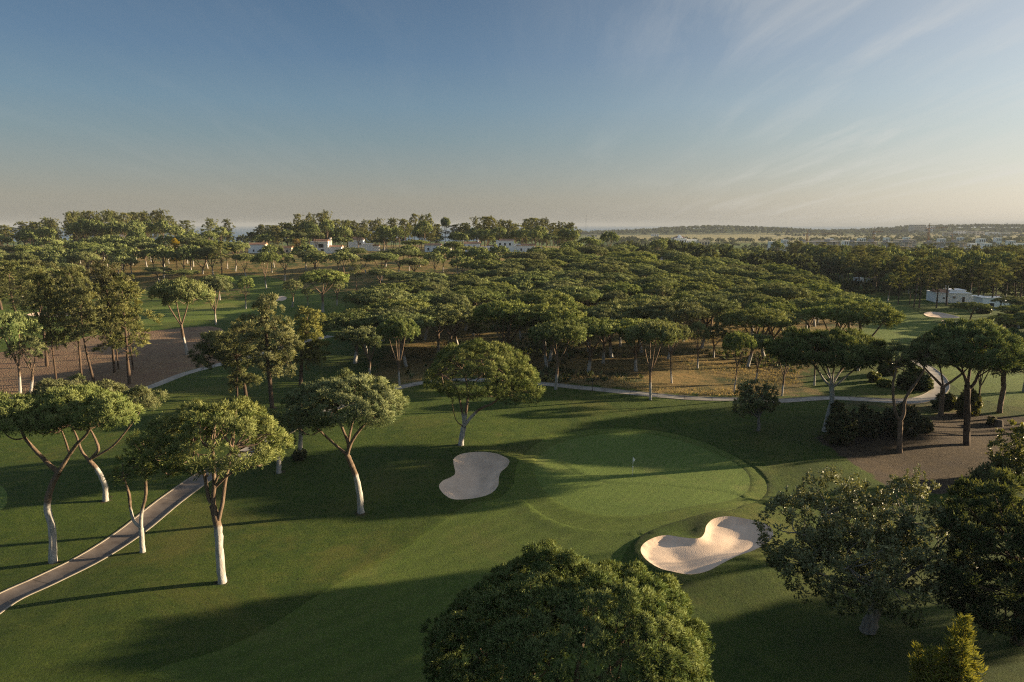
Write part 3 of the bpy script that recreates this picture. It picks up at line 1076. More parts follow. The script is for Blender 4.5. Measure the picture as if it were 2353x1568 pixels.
# ------------------------------------------------------------------ the individual trees of the foreground
def foreground_trees():
    # A: forked pine at the left edge
    hand_pine('white trunked forked umbrella pine beside the left end of the buggy path', (122, 1292),
              [[(122, 1292, .34), (119, 1215, .30), (108, 1163, .27), (120, 1114, .25), (134, 1087, .25)],
               [(134, 1087, .20), (104, 1059, .18), (77, 1031, .15, .4), (57, 1007, .12, .6), (47, 985, .09, .8)],
               [(57, 1007, .07, .6), (35, 1010, .06), (17, 1002, .05), (5, 985, .04)],
               [(134, 1087, .20), (153, 1055, .17), (174, 1024, .15, -.4), (195, 1003, .11, -.6), (207, 985, .09, -.8)],
               [(160, 1045, .09), (149, 1010, .08, .8), (139, 985, .06, 1.2)]],
              [(-45, 112, 916, 995, -0.5), (55, 225, 902, 990, 0.8), (170, 312, 912, 978, -.5), (90, 250, 890, 950, 3)], rp=.75, paint=5.6, seed=11, tint=.74)
    hand_pine('leaning pale trunked umbrella pine behind the forked pine by the path', (243, 1151),
              [[(243, 1151, .30), (240, 1114, .27), (223, 1080, .24), (205, 1059, .22)],
               [(205, 1059, .16), (188, 1038, .14), (177, 1007, .11, .6), (165, 980, .08, 1)],
               [(205, 1059, .17), (222, 1040, .15), (226, 1030, .14), (219, 1010, .12), (206, 985, .08)],
               [(208, 1056, .12), (258, 1026, .11), (290, 990, .09), (308, 966, .08), (328, 935, .06)]],
              [(75, 230, 876, 950, 0), (180, 300, 882, 940, 1), (285, 362, 888, 938, -.5)], rp=.85, paint=3.8, seed=12, tint=.72)
    hand_pine('slim two stemmed pine with sparse browning crown beside the path', (328, 1269),
              [[(328, 1269, .25), (326, 1240, .22), (324, 1213, .21)],
               [(324, 1213, .14), (307, 1197, .13), (299, 1163, .12), (297, 1140, .13), (291, 1118, .09), (284, 1095, .06)],
               [(324, 1213, .17), (325, 1180, .15), (334, 1142, .14), (335, 1108, .11), (336, 1080, .07)]],
              [(258, 330, 1045, 1118, 0), (300, 372, 1030, 1090, .5), (285, 350, 1000, 1060, .3)], rp=.6, tufts=12, k=8, blade=.36, paint=4.2, seed=13, nb=40, dens=.8, tint=.52)
    hand_pine('large umbrella pine with tall white trunk on the near lawn', (510, 1339),
              [[(510, 1339, .36), (504, 1267, .32), (501, 1215, .31), (489, 1163, .29)],
               [(489, 1163, .20), (491, 1130, .18), (492, 1107, .16), (491, 1062, .13, .5), (488, 1030, .09, .8)],
               [(485, 1155, .17), (478, 1140, .15), (470, 1094, .13), (456, 1052, .10, -.5), (440, 1020, .07, -1)],
               [(502, 1195, .17), (511, 1156, .15), (518, 1107, .13, .5), (525, 1076, .10, 1), (530, 1040, .07, 1.5)],
               [(492, 1115, .11), (505, 1085, .10, -.6), (520, 1060, .08, -1.2), (535, 1030, .05, -1.5)],
               [(495, 1120, .10), (530, 1088, .09), (565, 1076, .07), (600, 1070, .05)],
               [(478, 1095, .07), (445, 1082, .06), (415, 1078, .04)]],
              [(350, 668, 928, 1078, 0), (310, 430, 965, 1075, -1.5), (330, 410, 1035, 1095, -1.5)], rp=.85, tufts=18, paint=5.0, seed=14, nb=70, tint=.70)
    hand_pine('umbrella pine with bowed trunk leaning left on open lawn', (829, 1178),
              [[(829, 1178, .36), (826, 1136, .32), (817, 1093, .29), (803, 1058, .27), (797, 1045, .26)],
               [(797, 1045, .15), (772, 1024, .13), (742, 997, .11, -.5), (726, 981, .09, -.8), (716, 965, .06, -1)],
               [(799, 1048, .17), (800, 1020, .16), (791, 995, .14), (779, 964, .11), (772, 935, .08)],
               [(800, 1022, .13), (804, 997, .12, .6), (812, 964, .09, 1.2), (818, 940, .06, 1.5)],
               [(800, 1040, .18), (806, 1020, .17), (822, 994, .15), (845, 968, .12), (871, 951, .08), (895, 930, .05)],
               [(735, 990, .05), (718, 1000, .045), (702, 998, .03)]],
              [(668, 934, 865, 975, 0), (640, 770, 895, 990, -.5), (820, 932, 890, 958, -.5)], rp=.8, tufts=17, paint=4.2, seed=15, nb=70, tint=.60)
    hand_pine('dome crowned pine with forked white trunk above the left bunker', (1059, 1023),
              [[(1059, 1023, .38), (1062, 1000, .34), (1066, 981, .32)],
               [(1066, 981, .18), (1064, 958, .16), (1059, 931, .13), (1049, 895, .11, -.5), (1029, 869, .08, -1), (1005, 855, .05, -1.5)],
               [(1066, 981, .22), (1072, 938, .18), (1075, 905, .15, .5), (1070, 870, .10, 1), (1065, 840, .06, 1.2)],
               [(1068, 978, .22), (1080, 962, .20), (1102, 941, .17), (1135, 925, .14), (1157, 900, .10), (1175, 875, .06)],
               [(1075, 905, .09), (1095, 875, .08, 1), (1120, 850, .05, 1.4)]],
              [(962, 1236, 789, 915, 0), (1120, 1252, 850, 925, -.5)], rp=.9, tufts=17, paint=4.4, seed=16, nb=80, tint=.52)
    hand_pine('straight white trunked pine half hidden behind the bowed pine', (690, 1056),
              [[(690, 1056, .30), (690, 1020, .26), (691, 985, .22), (690, 955, .14)]],
              [(648, 752, 925, 1000, 0)], rp=.85, paint=4.0, seed=17, nb=30)
    hand_pine('pine whose white trunk foot shows under the large lawn pine crown', (641, 1087),
              [[(641, 1087, .30), (640, 1050, .26), (632, 1010, .2), (625, 985, .14)]],
              [(580, 668, 955, 1040, 0)], rp=.85, paint=5, seed=18, nb=30)
    # right of the green
    hand_pine('wide umbrella pine with many spreading limbs beside the dark shrubs', (1896, 991),
              [[(1896, 991, .40), (1903, 957, .36), (1912, 922, .33), (1911, 887, .32)],
               [(1911, 890, .16), (1893, 872, .15), (1876, 846, .13), (1855, 828, .10, -1), (1826, 826, .07, -2)],
               [(1911, 888, .17), (1907, 863, .15, 1), (1899, 840, .12, 2), (1882, 818, .08, 3)],
               [(1911, 888, .17), (1928, 858, .15), (1946, 840, .12, 1), (1975, 825, .08, 2)],
               [(1912, 892, .15), (1930, 878, .13, -1), (1957, 855, .11, -1.5), (1990, 832, .07, -2)],
               [(1905, 868, .10, -1), (1890, 845, .09, -2), (1870, 815, .06, -3)],
               [(1912, 885, .13), (1915, 855, .11, -1), (1920, 825, .07, -2)]],
              [(1782, 2028, 764, 838, 0)], rp=1.1, tufts=16, blade=.5, paint=8.5, seed=21, nb=90, tint=.46)
    hand_pine('tall two stemmed pine on the bare needle bank', (2067, 1039),
              [[(2067, 1039, .36), (2068, 1000, .32), (2069, 968, .30)],
               [(2069, 968, .19), (2057, 945, .18), (2052, 887, .16), (2058, 858, .12), (2060, 835, .08)],
               [(2069, 968, .22), (2077, 950, .20), (2081, 916, .18), (2104, 881, .17), (2121, 855, .13), (2128, 825, .09)],
               [(2057, 870, .08), (2040, 852, .07), (2028, 840, .05)],
               [(2112, 870, .08), (2096, 850, .07), (2088, 835, .05)]],
              [(2026, 2100, 797, 860, 0), (2086, 2166, 780, 848, 0)], rp=.95, tufts=15, blade=.46, seed=22, nb=60, tint=.36, dens=1.1)
    hand_pine('low forked pine between the two stemmed pine and path curve', (2162, 954),
              [[(2162, 954, .38), (2165, 915, .34), (2167, 890, .32)],
               [(2167, 890, .2), (2150, 872, .18), (2133, 855, .14), (2118, 838, .09)],
               [(2167, 890, .2), (2188, 876, .18), (2209, 860, .14), (2225, 845, .08)],
               [(2167, 885, .13), (2163, 858, .11), (2158, 835, .07)]],
              [(2095, 2245, 765, 838, 0)], rp=1.1, blade=.5, seed=23, nb=40, tint=.36)
    hand_pine('dark straight trunked pine with full dome crown on the needle bank', (2221, 1022),
              [[(2221, 1022, .42), (2223, 936, .38), (2223, 885, .36)],
               [(2223, 887, .2), (2213, 858, .18), (2190, 837, .13), (2165, 820, .08)],
               [(2224, 885, .2), (2228, 855, .17, .8), (2233, 825, .11, 1.5), (2238, 800, .07, 2)],
               [(2226, 895, .22), (2240, 880, .2), (2252, 855, .16), (2278, 834, .11), (2305, 822, .06)],
               [(2216, 862, .1), (2208, 838, .09, -1), (2195, 810, .05, -2)],
               [(2246, 868, .09), (2270, 852, .08, -1), (2290, 838, .05, -2)]],
              [(2115, 2346, 746, 848, 0)], rp=1.0, tufts=17, blade=.46, bark_mat='darkbark', seed=24, nb=90, tint=.44)
    hand_pine('sunlit curved trunk pine beside the far right fairway', (2297, 948),
              [[(2297, 948, .40), (2300, 925, .37), (2306, 895, .34), (2306, 870, .32), (2310, 845, .28)],
               [(2310, 850, .18), (2295, 825, .14), (2275, 805, .08)],
               [(2310, 848, .2), (2325, 825, .15), (2345, 805, .08)]],
              [(2240, 2385, 765, 862, 0)], rp=1.1, blade=.5, seed=25, nb=50, tint=.36)
    # big pine below the camera
    rs = np.random.RandomState(31)
    B = np.array([2.9, 31.0, float(h0(2.9, 31.0))])
    lobe = (0.15, 0.0, 6.5, 6.2, 4.9, 12.1)
    P, Nm, top = crown_puffs(rs, lobe, .66, 2.5, .9)
    P2, N2, t2 = crown_puffs(rs, (-3.4, 0.8, 3.2, 3.2, 5.2, 8.8), .74, 1.2, .7)
    P, Nm, top = np.concatenate([P, P2]), np.concatenate([Nm, N2]), np.concatenate([top, t2])
    crown = puff_foliage(rs, P, Nm, top, .66, 40, 18, .18, .085, .58)
    parts = [tube([(0, 0, -.4), (.1, 0, 2), (0, .2, 3.5), (.3, 0, 5.0)], [.5, .42, .38, .34], 12, rs, 5, 3.5)]
    ends = []
    for a in range(7):
        th = a * .9 + .3
        e = np.array([3.4 * math.cos(th), 3.2 * math.sin(th), 7.2 + .6 * math.sin(a * 2)])
        parts.append(tube([(.25, 0, 4.8), e * .5 + np.array([0, 0, 2.4]), e], [.2, .14, .08], 8, rs, 4))
        ends += [e, e * .75 + np.array([0, 0, 1.9])]
    parts += branches_to(rs, ends, P[rs.permutation(len(P))[:60]], .07, .02)
    tree_object('umbrella_pine', B, 'huge round pine crown in the bottom centre foreground', 'pine tree', crown, cat_parts(parts), 'pine', 'bark')
    # dark pine at the right edge
    rs = np.random.RandomState(32)
    B = hit(2335, 1478)
    P, Nm, top = zip(*[crown_puffs(rs, lobe_from_px(*q, B[1], B, dy), .7, 1.1, 1.0) for q, dy in (((2168, 2400, 1105, 1250), 0.0), ((2190, 2480, 1180, 1400), -1.0), ((2210, 2480, 1300, 1455), -1.5))])
    P, Nm, top = np.concatenate(P), np.concatenate(Nm), np.concatenate(top)
    crown = puff_foliage(rs, P, Nm, top, .7, 16, 12, .36, .12, .42)
    parts = [tube([(0, 0, -.4), (.1, 0, 1.5), (0, .2, 3.5), (.5, 0, 6)], [.42, .36, .3, .2], 10, rs, 4)]
    parts += branches_to(rs, [np.array([0, .2, 3.4]), np.array([.4, 0, 5.5])], P[rs.permutation(len(P))[:50]], .1, .03)
    tree_object('umbrella_pine', B, 'low dark dense pine at the right edge behind the glossy tree', 'pine tree', crown, cat_parts(parts), 'darkpine', 'darkbark')


foreground_trees()


def leafy_crown(rs, lobes, rp, tufts, k, leaf, width, tint, dens=1.0, updir=0.25):
    P, Nm = [], []
    for (cx, cy_, cz, rx, ry, rz) in lobes:
        n = max(3, int(dens * 3.2 * rx * max(ry, rz) / rp ** 2))
        d = unit(rs.normal(size=(n, 3)))
        q = d * rs.uniform(.62, 1.0, (n, 1)) ** .6
        P.append(np.array([cx, cy_, cz]) + q * np.array([rx, ry, rz]))
        Nm.append(d)
    P, Nm = np.concatenate(P), np.concatenate(Nm)
    m = len(P) * tufts
    idx = np.repeat(np.arange(len(P)), tufts)
    d = unit(Nm[idx] * .8 + np.array([0, 0, updir]) + rs.normal(size=(m, 3)) * .7)
    C = P[idx] + d * (rp * rs.uniform(.2, 1.0, m))[:, None]
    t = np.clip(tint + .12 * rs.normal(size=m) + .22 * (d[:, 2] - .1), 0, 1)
    return blades(rs, C, d, leaf, k, width, spread=.8, up=.2, tint=t, nblend=.5, N=unit(.6 * d + .4 * Nm[idx])), P


def other_near_plants():
    # glossy leaved tree (bottom right)
    rs = np.random.RandomState(41)
    B = hit(1992, 1450)
    Y = B[1]

    def lob(l, r, t, b, dy=0.0):
        a = at((l + r) / 2, (t + b) / 2, Y + dy) - B
        rx = (at(r, (t + b) / 2, Y + dy) - at(l, (t + b) / 2, Y + dy))[0] / 2
        rz = (at(l, t, Y + dy) - at(l, b, Y + dy))[2] / 2 * .92
        return (a[0], a[1], a[2], rx, rx * .95, rz)
    lobes = [lob(1742, 1920, 1140, 1310, 0), lob(1815, 1985, 1095, 1260, 1.5), lob(1900, 2060, 1120, 1330, 2), lob(2000, 2190, 1105, 1300, 1), lob(2060, 2235, 1170, 1380, -1), lob(1850, 2050, 1210, 1400, -2), lob(1960, 2160, 1230, 1420, -1.5), lob(1790, 1930, 1240, 1370, -1.5)]
    c1, P = leafy_crown(rs, lobes, .62, 16, 8, .21, .20, .60, 1.2)
    # upright sprigs breaking the outline
    sp, sd_n = [], []
    for _ in range(70):
        lb = lobes[rs.randint(len(lobes))]
        a = rs.uniform(0, 6.28)
        rr = rs.uniform(0, .95)
        p = np.array([lb[0] + lb[3] * rr * math.cos(a), lb[1] + lb[4] * rr * math.sin(a), lb[2] + lb[5] * math.sqrt(1 - rr * rr) * .95])
        hgt = rs.uniform(.5, 1.35)
        lean = rs.normal(size=2) * .16
        for q in np.linspace(0, 1, 9):
            sp.append(p + np.array([lean[0] * q * hgt, lean[1] * q * hgt, q * hgt]))
            sd_n.append((lean[0], lean[1], 1))
    sp = np.array(sp)
    c2 = blades(rs, sp, unit(np.array(sd_n)), .20, 8, .19, spread=.75, tint=np.full(len(sp), .72), nblend=.4)
    tr = [tube([(0, 0, -.4), (.15, 0, .6), (.5, 0, 2.0), (.6, .1, 3.2)], [.62, .50, .42, .36], 12, rs, 5, wob=.1)]
    ends = []
    for lb in lobes:
        e = np.array(lb[:3])
        tr.append(tube([(.58, .1, 3.0), np.array([.58, .1, 3.0]) * .45 + e * .55 + np.array([0, 0, -.3]), e], [.2, .13, .07], 8, rs, 4))
        ends += [e, e * .6 + np.array([.23, 0, 1.2])]
    tr += branches_to(rs, ends, P[rs.permutation(len(P))[:110]], .05, .015)
    tree_object('broadleaf_tree', B, 'broad glossy leaved tree with grey leaning trunk near right bunker', 'tree', cat_parts([c1, c2]), cat_parts(tr), 'carob', 'greybark')
    # small round tree behind the green
    rs = np.random.RandomState(42)
    B = hit(1743, 990)
    Y = B[1]
    lobes = [lob_(B, Y, *q) for q in ((1690, 1760, 890, 948), (1720, 1788, 888, 945), (1705, 1770, 880, 925), (1735, 1786, 910, 950))]
    lobes += [lob_(B, Y, x, x + rs.uniform(24, 40), y, y + rs.uniform(18, 30), rs.uniform(-2, 2)) for x, y in [(rs.uniform(1686, 1752), rs.uniform(878, 925)) for _ in range(9)]]
    c1, P = leafy_crown(rs, lobes, .5, 11, 7, .30, .20, .46, .55)
    tr = [tube([(0, 0, -.3), (0, 0, .8), (-.1, 0, 2.0)], [.30, .22, .18], 10, rs, 4)]
    for lb in lobes:
        e = np.array(lb[:3])
        tr.append(tube([(-.1, 0, 1.9), np.array([-.1, 0, 1.9]) * .5 + e * .5, e], [.13, .1, .05], 7, rs, 4))
    tr += branches_to(rs, [np.array(l[:3]) for l in lobes], P[rs.permutation(len(P))[:50]], .04, .012)
    tree_object('broadleaf_tree', B, 'small round topped tree standing on the slope behind the green', 'tree', c1, cat_parts(tr), 'carob', 'greybark')
    # yellow-green conifer, bottom right
    rs = np.random.RandomState(43)
    B = np.array([24.3, 33.6, float(h0(24.3, 33.6))])
    spires = [((2219, 1412), 2.0, 0.0), ((2110, 1486), 1.0, 0.2), ((2140, 1490), 1.05, -.4), ((2185, 1470), 1.3, -.6), ((2165, 1500), 1.2, .6), ((2215, 1480), 1.4, -.8)]
    Cs, Ds, Ts = [], [], []
    tr = []
    for (apx, rad, dy) in spires:
        ap = at(apx[0], apx[1], B[1] + dy) - B
        foot = np.array([ap[0] * .55, dy * .6, .1])
        tr.append(tube([foot, foot * .5 + ap * .5, ap - np.array([0, 0, .15])], [.14, .08, .015], 7, rs, 4))
        n = int(420 * rad)
        u = rs.uniform(0, 1, n) ** .62
        a = rs.uniform(0, 6.28, n)
        ax = ap + (foot - ap) * u[:, None]
        rr = rad * np.minimum(u * 1.15 + .03, 1.0) * (.75 + .35 * np.sin(u * 26 + a * 2 + ap[0]))
        rr *= rs.uniform(.55, 1.0, n)
        Cs.append(ax + np.stack([rr * np.cos(a), rr * np.sin(a), 0 * a], 1))
        Ds.append(unit(np.stack([np.cos(a) * .8, np.sin(a) * .8, .75 + 0 * a], 1)))
        Ts.append(np.clip(.45 + .25 * rr / rad + rs.normal(size=n) * .1, 0, 1))
    crown = blades(rs, np.concatenate(Cs), np.concatenate(Ds), .34, 12, .085, spread=.45, up=.3, tint=np.concatenate(Ts))
    tree_object('cypress_tree', B, 'yellow green conifer with several pointed spires in bottom right corner', 'conifer', crown, cat_parts(tr), 'cypress', 'darkbark')
    # shrubs: (label, base px, l, r, t, b, material, leaf, group)
    sh = [('dark rounded shrub nearest the foot of the wide limbed pine', (1928, 1018), 1898, 1962, 938, 1022, 'bush', .30),
          ('pale topped shrub just behind the wide limbed pine trunk', (1925, 990), 1905, 1938, 922, 990, 'paleshrub', .28),
          ('dark middle shrub in the row on the bare bank', (1982, 1001), 1938, 2024, 938, 1003, 'bush', .32),
          ('dark shrub with sunlit end behind the two stemmed pine', (2062, 1000), 2014, 2116, 930, 1003, 'bush', .34),
          ('small sunlit shrub at the end of the shrub row', (2122, 992), 2104, 2140, 965, 994, 'paleshrub', .28),
          ('small dark shrub on the grass above the path', (2008, 878), 1996, 2021, 856, 879, 'bush', .32),
          ('round dark shrub under the forked pine crown', (2040, 862), 2020, 2060, 832, 864, 'bush', .36),
          ('long dark shrub inside the path bend', (2100, 893), 2066, 2134, 850, 895, 'bush', .38),
          ('low dark bush nearest the path bend', (2120, 897), 2104, 2140, 866, 898, 'bush', .36),
          ('low grey green bush above the dry grass edge', (2030, 886), 2015, 2045, 874, 888, 'paleshrub', .3),
          ('feathery dark shrub beside the low forked pine', (2172, 940), 2148, 2198, 905, 942, 'bush', .34),
          ('loose pale shrub beside the dark straight pine trunk', (2215, 958), 2200, 2249, 896, 960, 'paleshrub', .32),
          ('olive green bush at the lower edge of the bank', (2300, 1118), 2232, 2378, 1072, 1120, 'paleshrub', .26),
          ('dark low bush above the olive green bush', (2320, 1092), 2280, 2345, 1045, 1095, 'bush', .28),
          ('tiny bright green bush on the bank', (2278, 976), 2270, 2286, 960, 976, 'paleshrub', .22),
          ('dark clump under the white trunk behind the bowed pine', (684, 1056), 676, 702, 1035, 1058, 'bush', .28),
          ('broad dark bush row end beneath the far bunkers', (2350, 748), 2296, 2430, 714, 752, 'bush', .6),
          ('small dark bush below the white annex corner', (2262, 720), 2248, 2276, 708, 722, 'bush', .5)]
    for i, (label, bp, l, r, t, b, mt, leaf) in enumerate(sh):
        rs = np.random.RandomState(60 + i)
        B = hit(*bp)
        Y = B[1]
        w = r - l
        q = [(l, l + w * .6, t + (b - t) * .25, b), (l + w * .35, r, t + (b - t) * .12, b), (l + w * .2, r - w * .2, t, b - (b - t) * .2)]
        q += [(l + w * f, l + w * (f + .34), t + (b - t) * g, t + (b - t) * (g + .5)) for f, g in [(rs.uniform(0, .66), rs.uniform(.05, .45)) for _ in range(3)]]
        lobes = [lob_(B, Y, *z_, rs.uniform(-.6, .6)) for z_ in q]
        rp = max(.25, lobes[0][3] * .28)
        c1, P = leafy_crown(rs, lobes, rp, 11, 7, leaf, .24, .46, .75)
        c1[0][:, 2] = np.maximum(c1[0][:, 2], -.05)
        tr = branches_to(rs, [np.array([0, 0, -.1])], P[rs.permutation(len(P))[:14]], .07, .02)
        tree_object('shrub', B, label, 'shrub', c1, cat_parts(tr), mt, 'darkbark')
    # tall leafy tree on the right edge
    rs = np.random.RandomState(90)
    B = hit(2338, 1108)
    lobes = [lob_(B, B[1], *q) for q in ((2300, 2358, 975, 1035), (2285, 2345, 1005, 1075), (2325, 2400, 985, 1080), (2300, 2340, 1060, 1100))]
    c1, P = leafy_crown(rs, lobes, .6, 11, 7, .30, .24, .55, 1.0)
    tr = [tube([(0, 0, -.3), (0, 0, 1.5), (.1, 0, 3)], [.25, .2, .14], 8, rs, 4)] + branches_to(rs, [np.array([.1, 0, 2.8]), np.array([0, 0, 1.6])], P[rs.permutation(len(P))[:30]], .07, .02)
    tree_object('broadleaf_tree', B, 'tall leafy pale green tree at the right edge above the bank', 'tree', c1, cat_parts(tr), 'paleshrub', 'greybark')


def lob_(B, Y, l, r, t, b, dy=0.0):
    a = at((l + r) / 2, (t + b) / 2, Y + dy) - B
    rx = (at(r, (t + b) / 2, Y + dy) - at(l, (t + b) / 2, Y + dy))[0] / 2
    rz = (at(l, t, Y + dy) - at(l, b, Y + dy))[2] / 2
    return (a[0], a[1], a[2], rx, rx * .85, rz)


other_near_plants()


# ------------------------------------------------------------------ tree prototypes for the woods
def umbrella_proto(seed, W=14.0, H=13.0, thick=0.36, fork=0.42, puffs=1.0, round_=False):
    rs = np.random.RandomState(seed)
    z0 = H * (1 - thick)
    lobes = [(rs.normal() * .4, rs.normal() * .4, W / 2, W / 2 * .92, z0, H)]
    if not round_:
        for _ in range(3):
            a = rs.uniform(0, 6.28)
            lobes.append((math.cos(a) * W * .27, math.sin(a) * W * .27, W * .24, W * .23, z0 - .03 * H, H - rs.uniform(.06, .16) * H))
    rp = .82
    P, Nm, top = zip(*[crown_puffs(rs, l, rp, .95 * puffs) for l in lobes])
    P, Nm, top = np.concatenate(P), np.concatenate(Nm), np.concatenate(top)
    crown = puff_foliage(rs, P, Nm, top, rp, 9, 10, .50, .115, .62)
    zf = H * fork
    lean = rs.normal(size=2) * .5
    parts = [tube([(0, 0, -.6), (0, 0, .3), (lean[0] * .6, lean[1] * .6, zf * .5), (lean[0], lean[1], zf)], [.46, .36, .31, .28], 8, rs, 3, H * .24)]
    ends = []
    nl = rs.randint(3, 6)
    for i in range(nl):
        a = i * 6.28 / nl + rs.uniform(-.5, .5)
        r = W * rs.uniform(.16, .32)
        e = np.array([lean[0] + r * math.cos(a), lean[1] + r * math.sin(a), z0 + .12 * H])
        m = np.array([lean[0] + r * .5 * math.cos(a), lean[1] + r * .5 * math.sin(a), zf + (e[2] - zf) * .42])
        parts.append(tube([(lean[0], lean[1], zf - .2), m, e], [.19, .15, .08], 6, rs, 3))
        ends += [e, m * .4 + e * .6]
    parts += branches_to(rs, ends, P[rs.permutation(len(P))[:26]], .08, .025)
    return crown, cat_parts(parts)


def tall_proto(seed, H=20.0, W=7.5, start=0.42, n=11, dense=1.0, curve=0.5):
    """open-crowned tall pine: long bare trunk, flat-lying foliage pads at branch ends"""
    rs = np.random.RandomState(seed)
    bend = rs.normal(size=2) * curve

    def axis(f):
        return np.array([bend[0] * math.sin(f * 2.4), bend[1] * math.sin(f * 2.0), f * H])
    parts = [tube([axis(f) + (np.array([0, 0, -.5]) if f == 0 else 0) for f in np.linspace(0, .97, 8)], np.linspace(.30, .05, 8), 7, rs, 2, None)]
    P, Nm = [], []
    for i in range(n):
        f = start + (1 - start) * (i + .5) / n
        prof = math.sin(min(1, (f - start) / (1 - start) * 1.0 + .22) * math.pi * .86) ** .8
        a = i * 2.4 + rs.uniform(-.5, .5)
        r = W / 2 * prof * rs.uniform(.55, 1.0)
        c = axis(f) + np.array([r * .75 * math.cos(a), r * .75 * math.sin(a), rs.uniform(-.02, .05) * H])
        parts.append(tube([axis(f - .05), axis(f - .03) * .5 + c * .5 + np.array([0, 0, -.2]), c], [.10, .07, .03], 5, rs, 2))
        m = max(3, int(7 * dense * (r / (W / 2) + .3)))
        off = rs.normal(size=(m, 3)) * np.array([r * .42 + .4, r * .42 + .4, .030 * H])
        P.append(c + off)
        Nm.append(unit(off * np.array([.3, .3, .5]) + np.array([math.cos(a) * .25, math.sin(a) * .25, .55])))
    tp = axis(1.0) + rs.normal(size=(8, 3)) * np.array([W * .12, W * .12, .03 * H])
    P.append(tp)
    Nm.append(unit(rs.normal(size=(8, 3)) * .5 + np.array([0, 0, 1.0])))
    P, Nm = np.concatenate(P), np.concatenate(Nm)
    crown = puff_foliage(rs, P, Nm, np.ones(len(P)), .85, 8, 8, .58, .12, .5, .62)
    for _ in range(5):
        f = rs.uniform(.25, start)
        a = rs.uniform(0, 6.28)
        q = axis(f)
        parts.append(tube([q, q + np.array([math.cos(a) * .9, math.sin(a) * .9, .15]), q + np.array([math.cos(a) * 1.9, math.sin(a) * 1.9, rs.uniform(-.4, .3)])], [.05, .035, .012], 4, rs, 2))
    return crown, cat_parts(parts)


PROTO = {}


def proto(key, geo, crown_mat, bark_mat, W, H):
    V, F, N, T = geo[1]
    tm = mesh_np(key + '_trunk', V, F, M[bark_mat], T)
    V, F, N, T = geo[0]
    cm = mesh_np(key + '_crown', V, F, M[crown_mat], T, N)
    PROTO[key] = (tm, cm, W + 1.3, H + 0.4)


for i in range(5):
    proto('umbrella%d' % i, umbrella_proto(100 + i, thick=(.21, .19, .23, .20, .17)[i], fork=(.42, .36, .46, .3, .5)[i]), 'pine', 'bark', 14.0, 13.0)
for i in range(3):
    proto('round%d' % i, umbrella_proto(120 + i, W=9.0, H=11.0, thick=(.36, .33, .40)[i], fork=.4, round_=True), 'pine', 'bark', 9.0, 11.0)
for i in range(6):
    proto('tall%d' % i, tall_proto(140 + i, start=(.45, .52, .38, .55, .48, .42)[i], n=(11, 9, 13, 9, 10, 12)[i], curve=(.4, .7, .3, .6, .9, .4)[i]), 'tallpine', 'darkbark', 7.5, 20.0)
for i in range(3):
    proto('ridge%d' % i, tall_proto(160 + i, H=18, W=10, start=(.34, .42, .30)[i], n=14, dense=1.7, curve=.5), 'tallpine', 'darkbark', 10.0, 18.0)
proto('yellow0', tall_proto(170, H=14, W=5, start=.25, n=12, dense=1.4, curve=.2), 'autumn', 'darkbark', 5.0, 14.0)

NAME_OF = {'u': 'umbrella_pine', 'r': 'umbrella_pine', 't': 'tall_pine', 'i': 'tall_pine', 'y': 'deciduous_tree'}
COUNT = {}
PLACED = []


def plant(key, B, W, H, label, group=None, rz=0.0, cat='pine tree'):
    tm, cm, pw, ph = PROTO[key]
    nm = NAME_OF['r' if key.startswith('round') else 'i' if key.startswith('ridge') else key[0]]
    o = empty(nm, B, label, cat, group, rz)
    s = (W / pw, W / pw, H / ph)
    o.scale = s
    for me, n in ((tm, 'trunk'), (cm, 'crown')):
        c = bpy.data.objects.new(n, me)
        COL.objects.link(c)
        c.parent = o
    PLACED.append((float(B[0]), float(B[1]), W))
    COUNT[nm] = COUNT.get(nm, 0) + 1
    return o


def seen_tree(key, label, base, l, r, t, H=None, group=None, rs=random.Random(5)):
    """a tree of the wood measured in the photograph: foot, crown edges, crown top; if the foot is hidden the height H tells how far it stands"""
    if base is not None:
        B = hit(*base)
    else:
        q = hit((l + r) / 2, t + 4, H * .97)
        B = np.array([q[0], q[1], float(h0(q[0], q[1]))])
    Y = B[1]
    W = (at(r, t, Y) - at(l, t, Y))[0]
    if H is None:
        zt = at((l + r) / 2, t, Y)[2]
        dep = max(0.0, math.atan2(CAM_Z - zt, Y))
        H = zt - B[2] - .18 * W * math.sin(dep)
    B = B.copy()
    return plant(key, B, max(W, 1.5), max(H, 3), label, group, rs.uniform(0, 6.28))


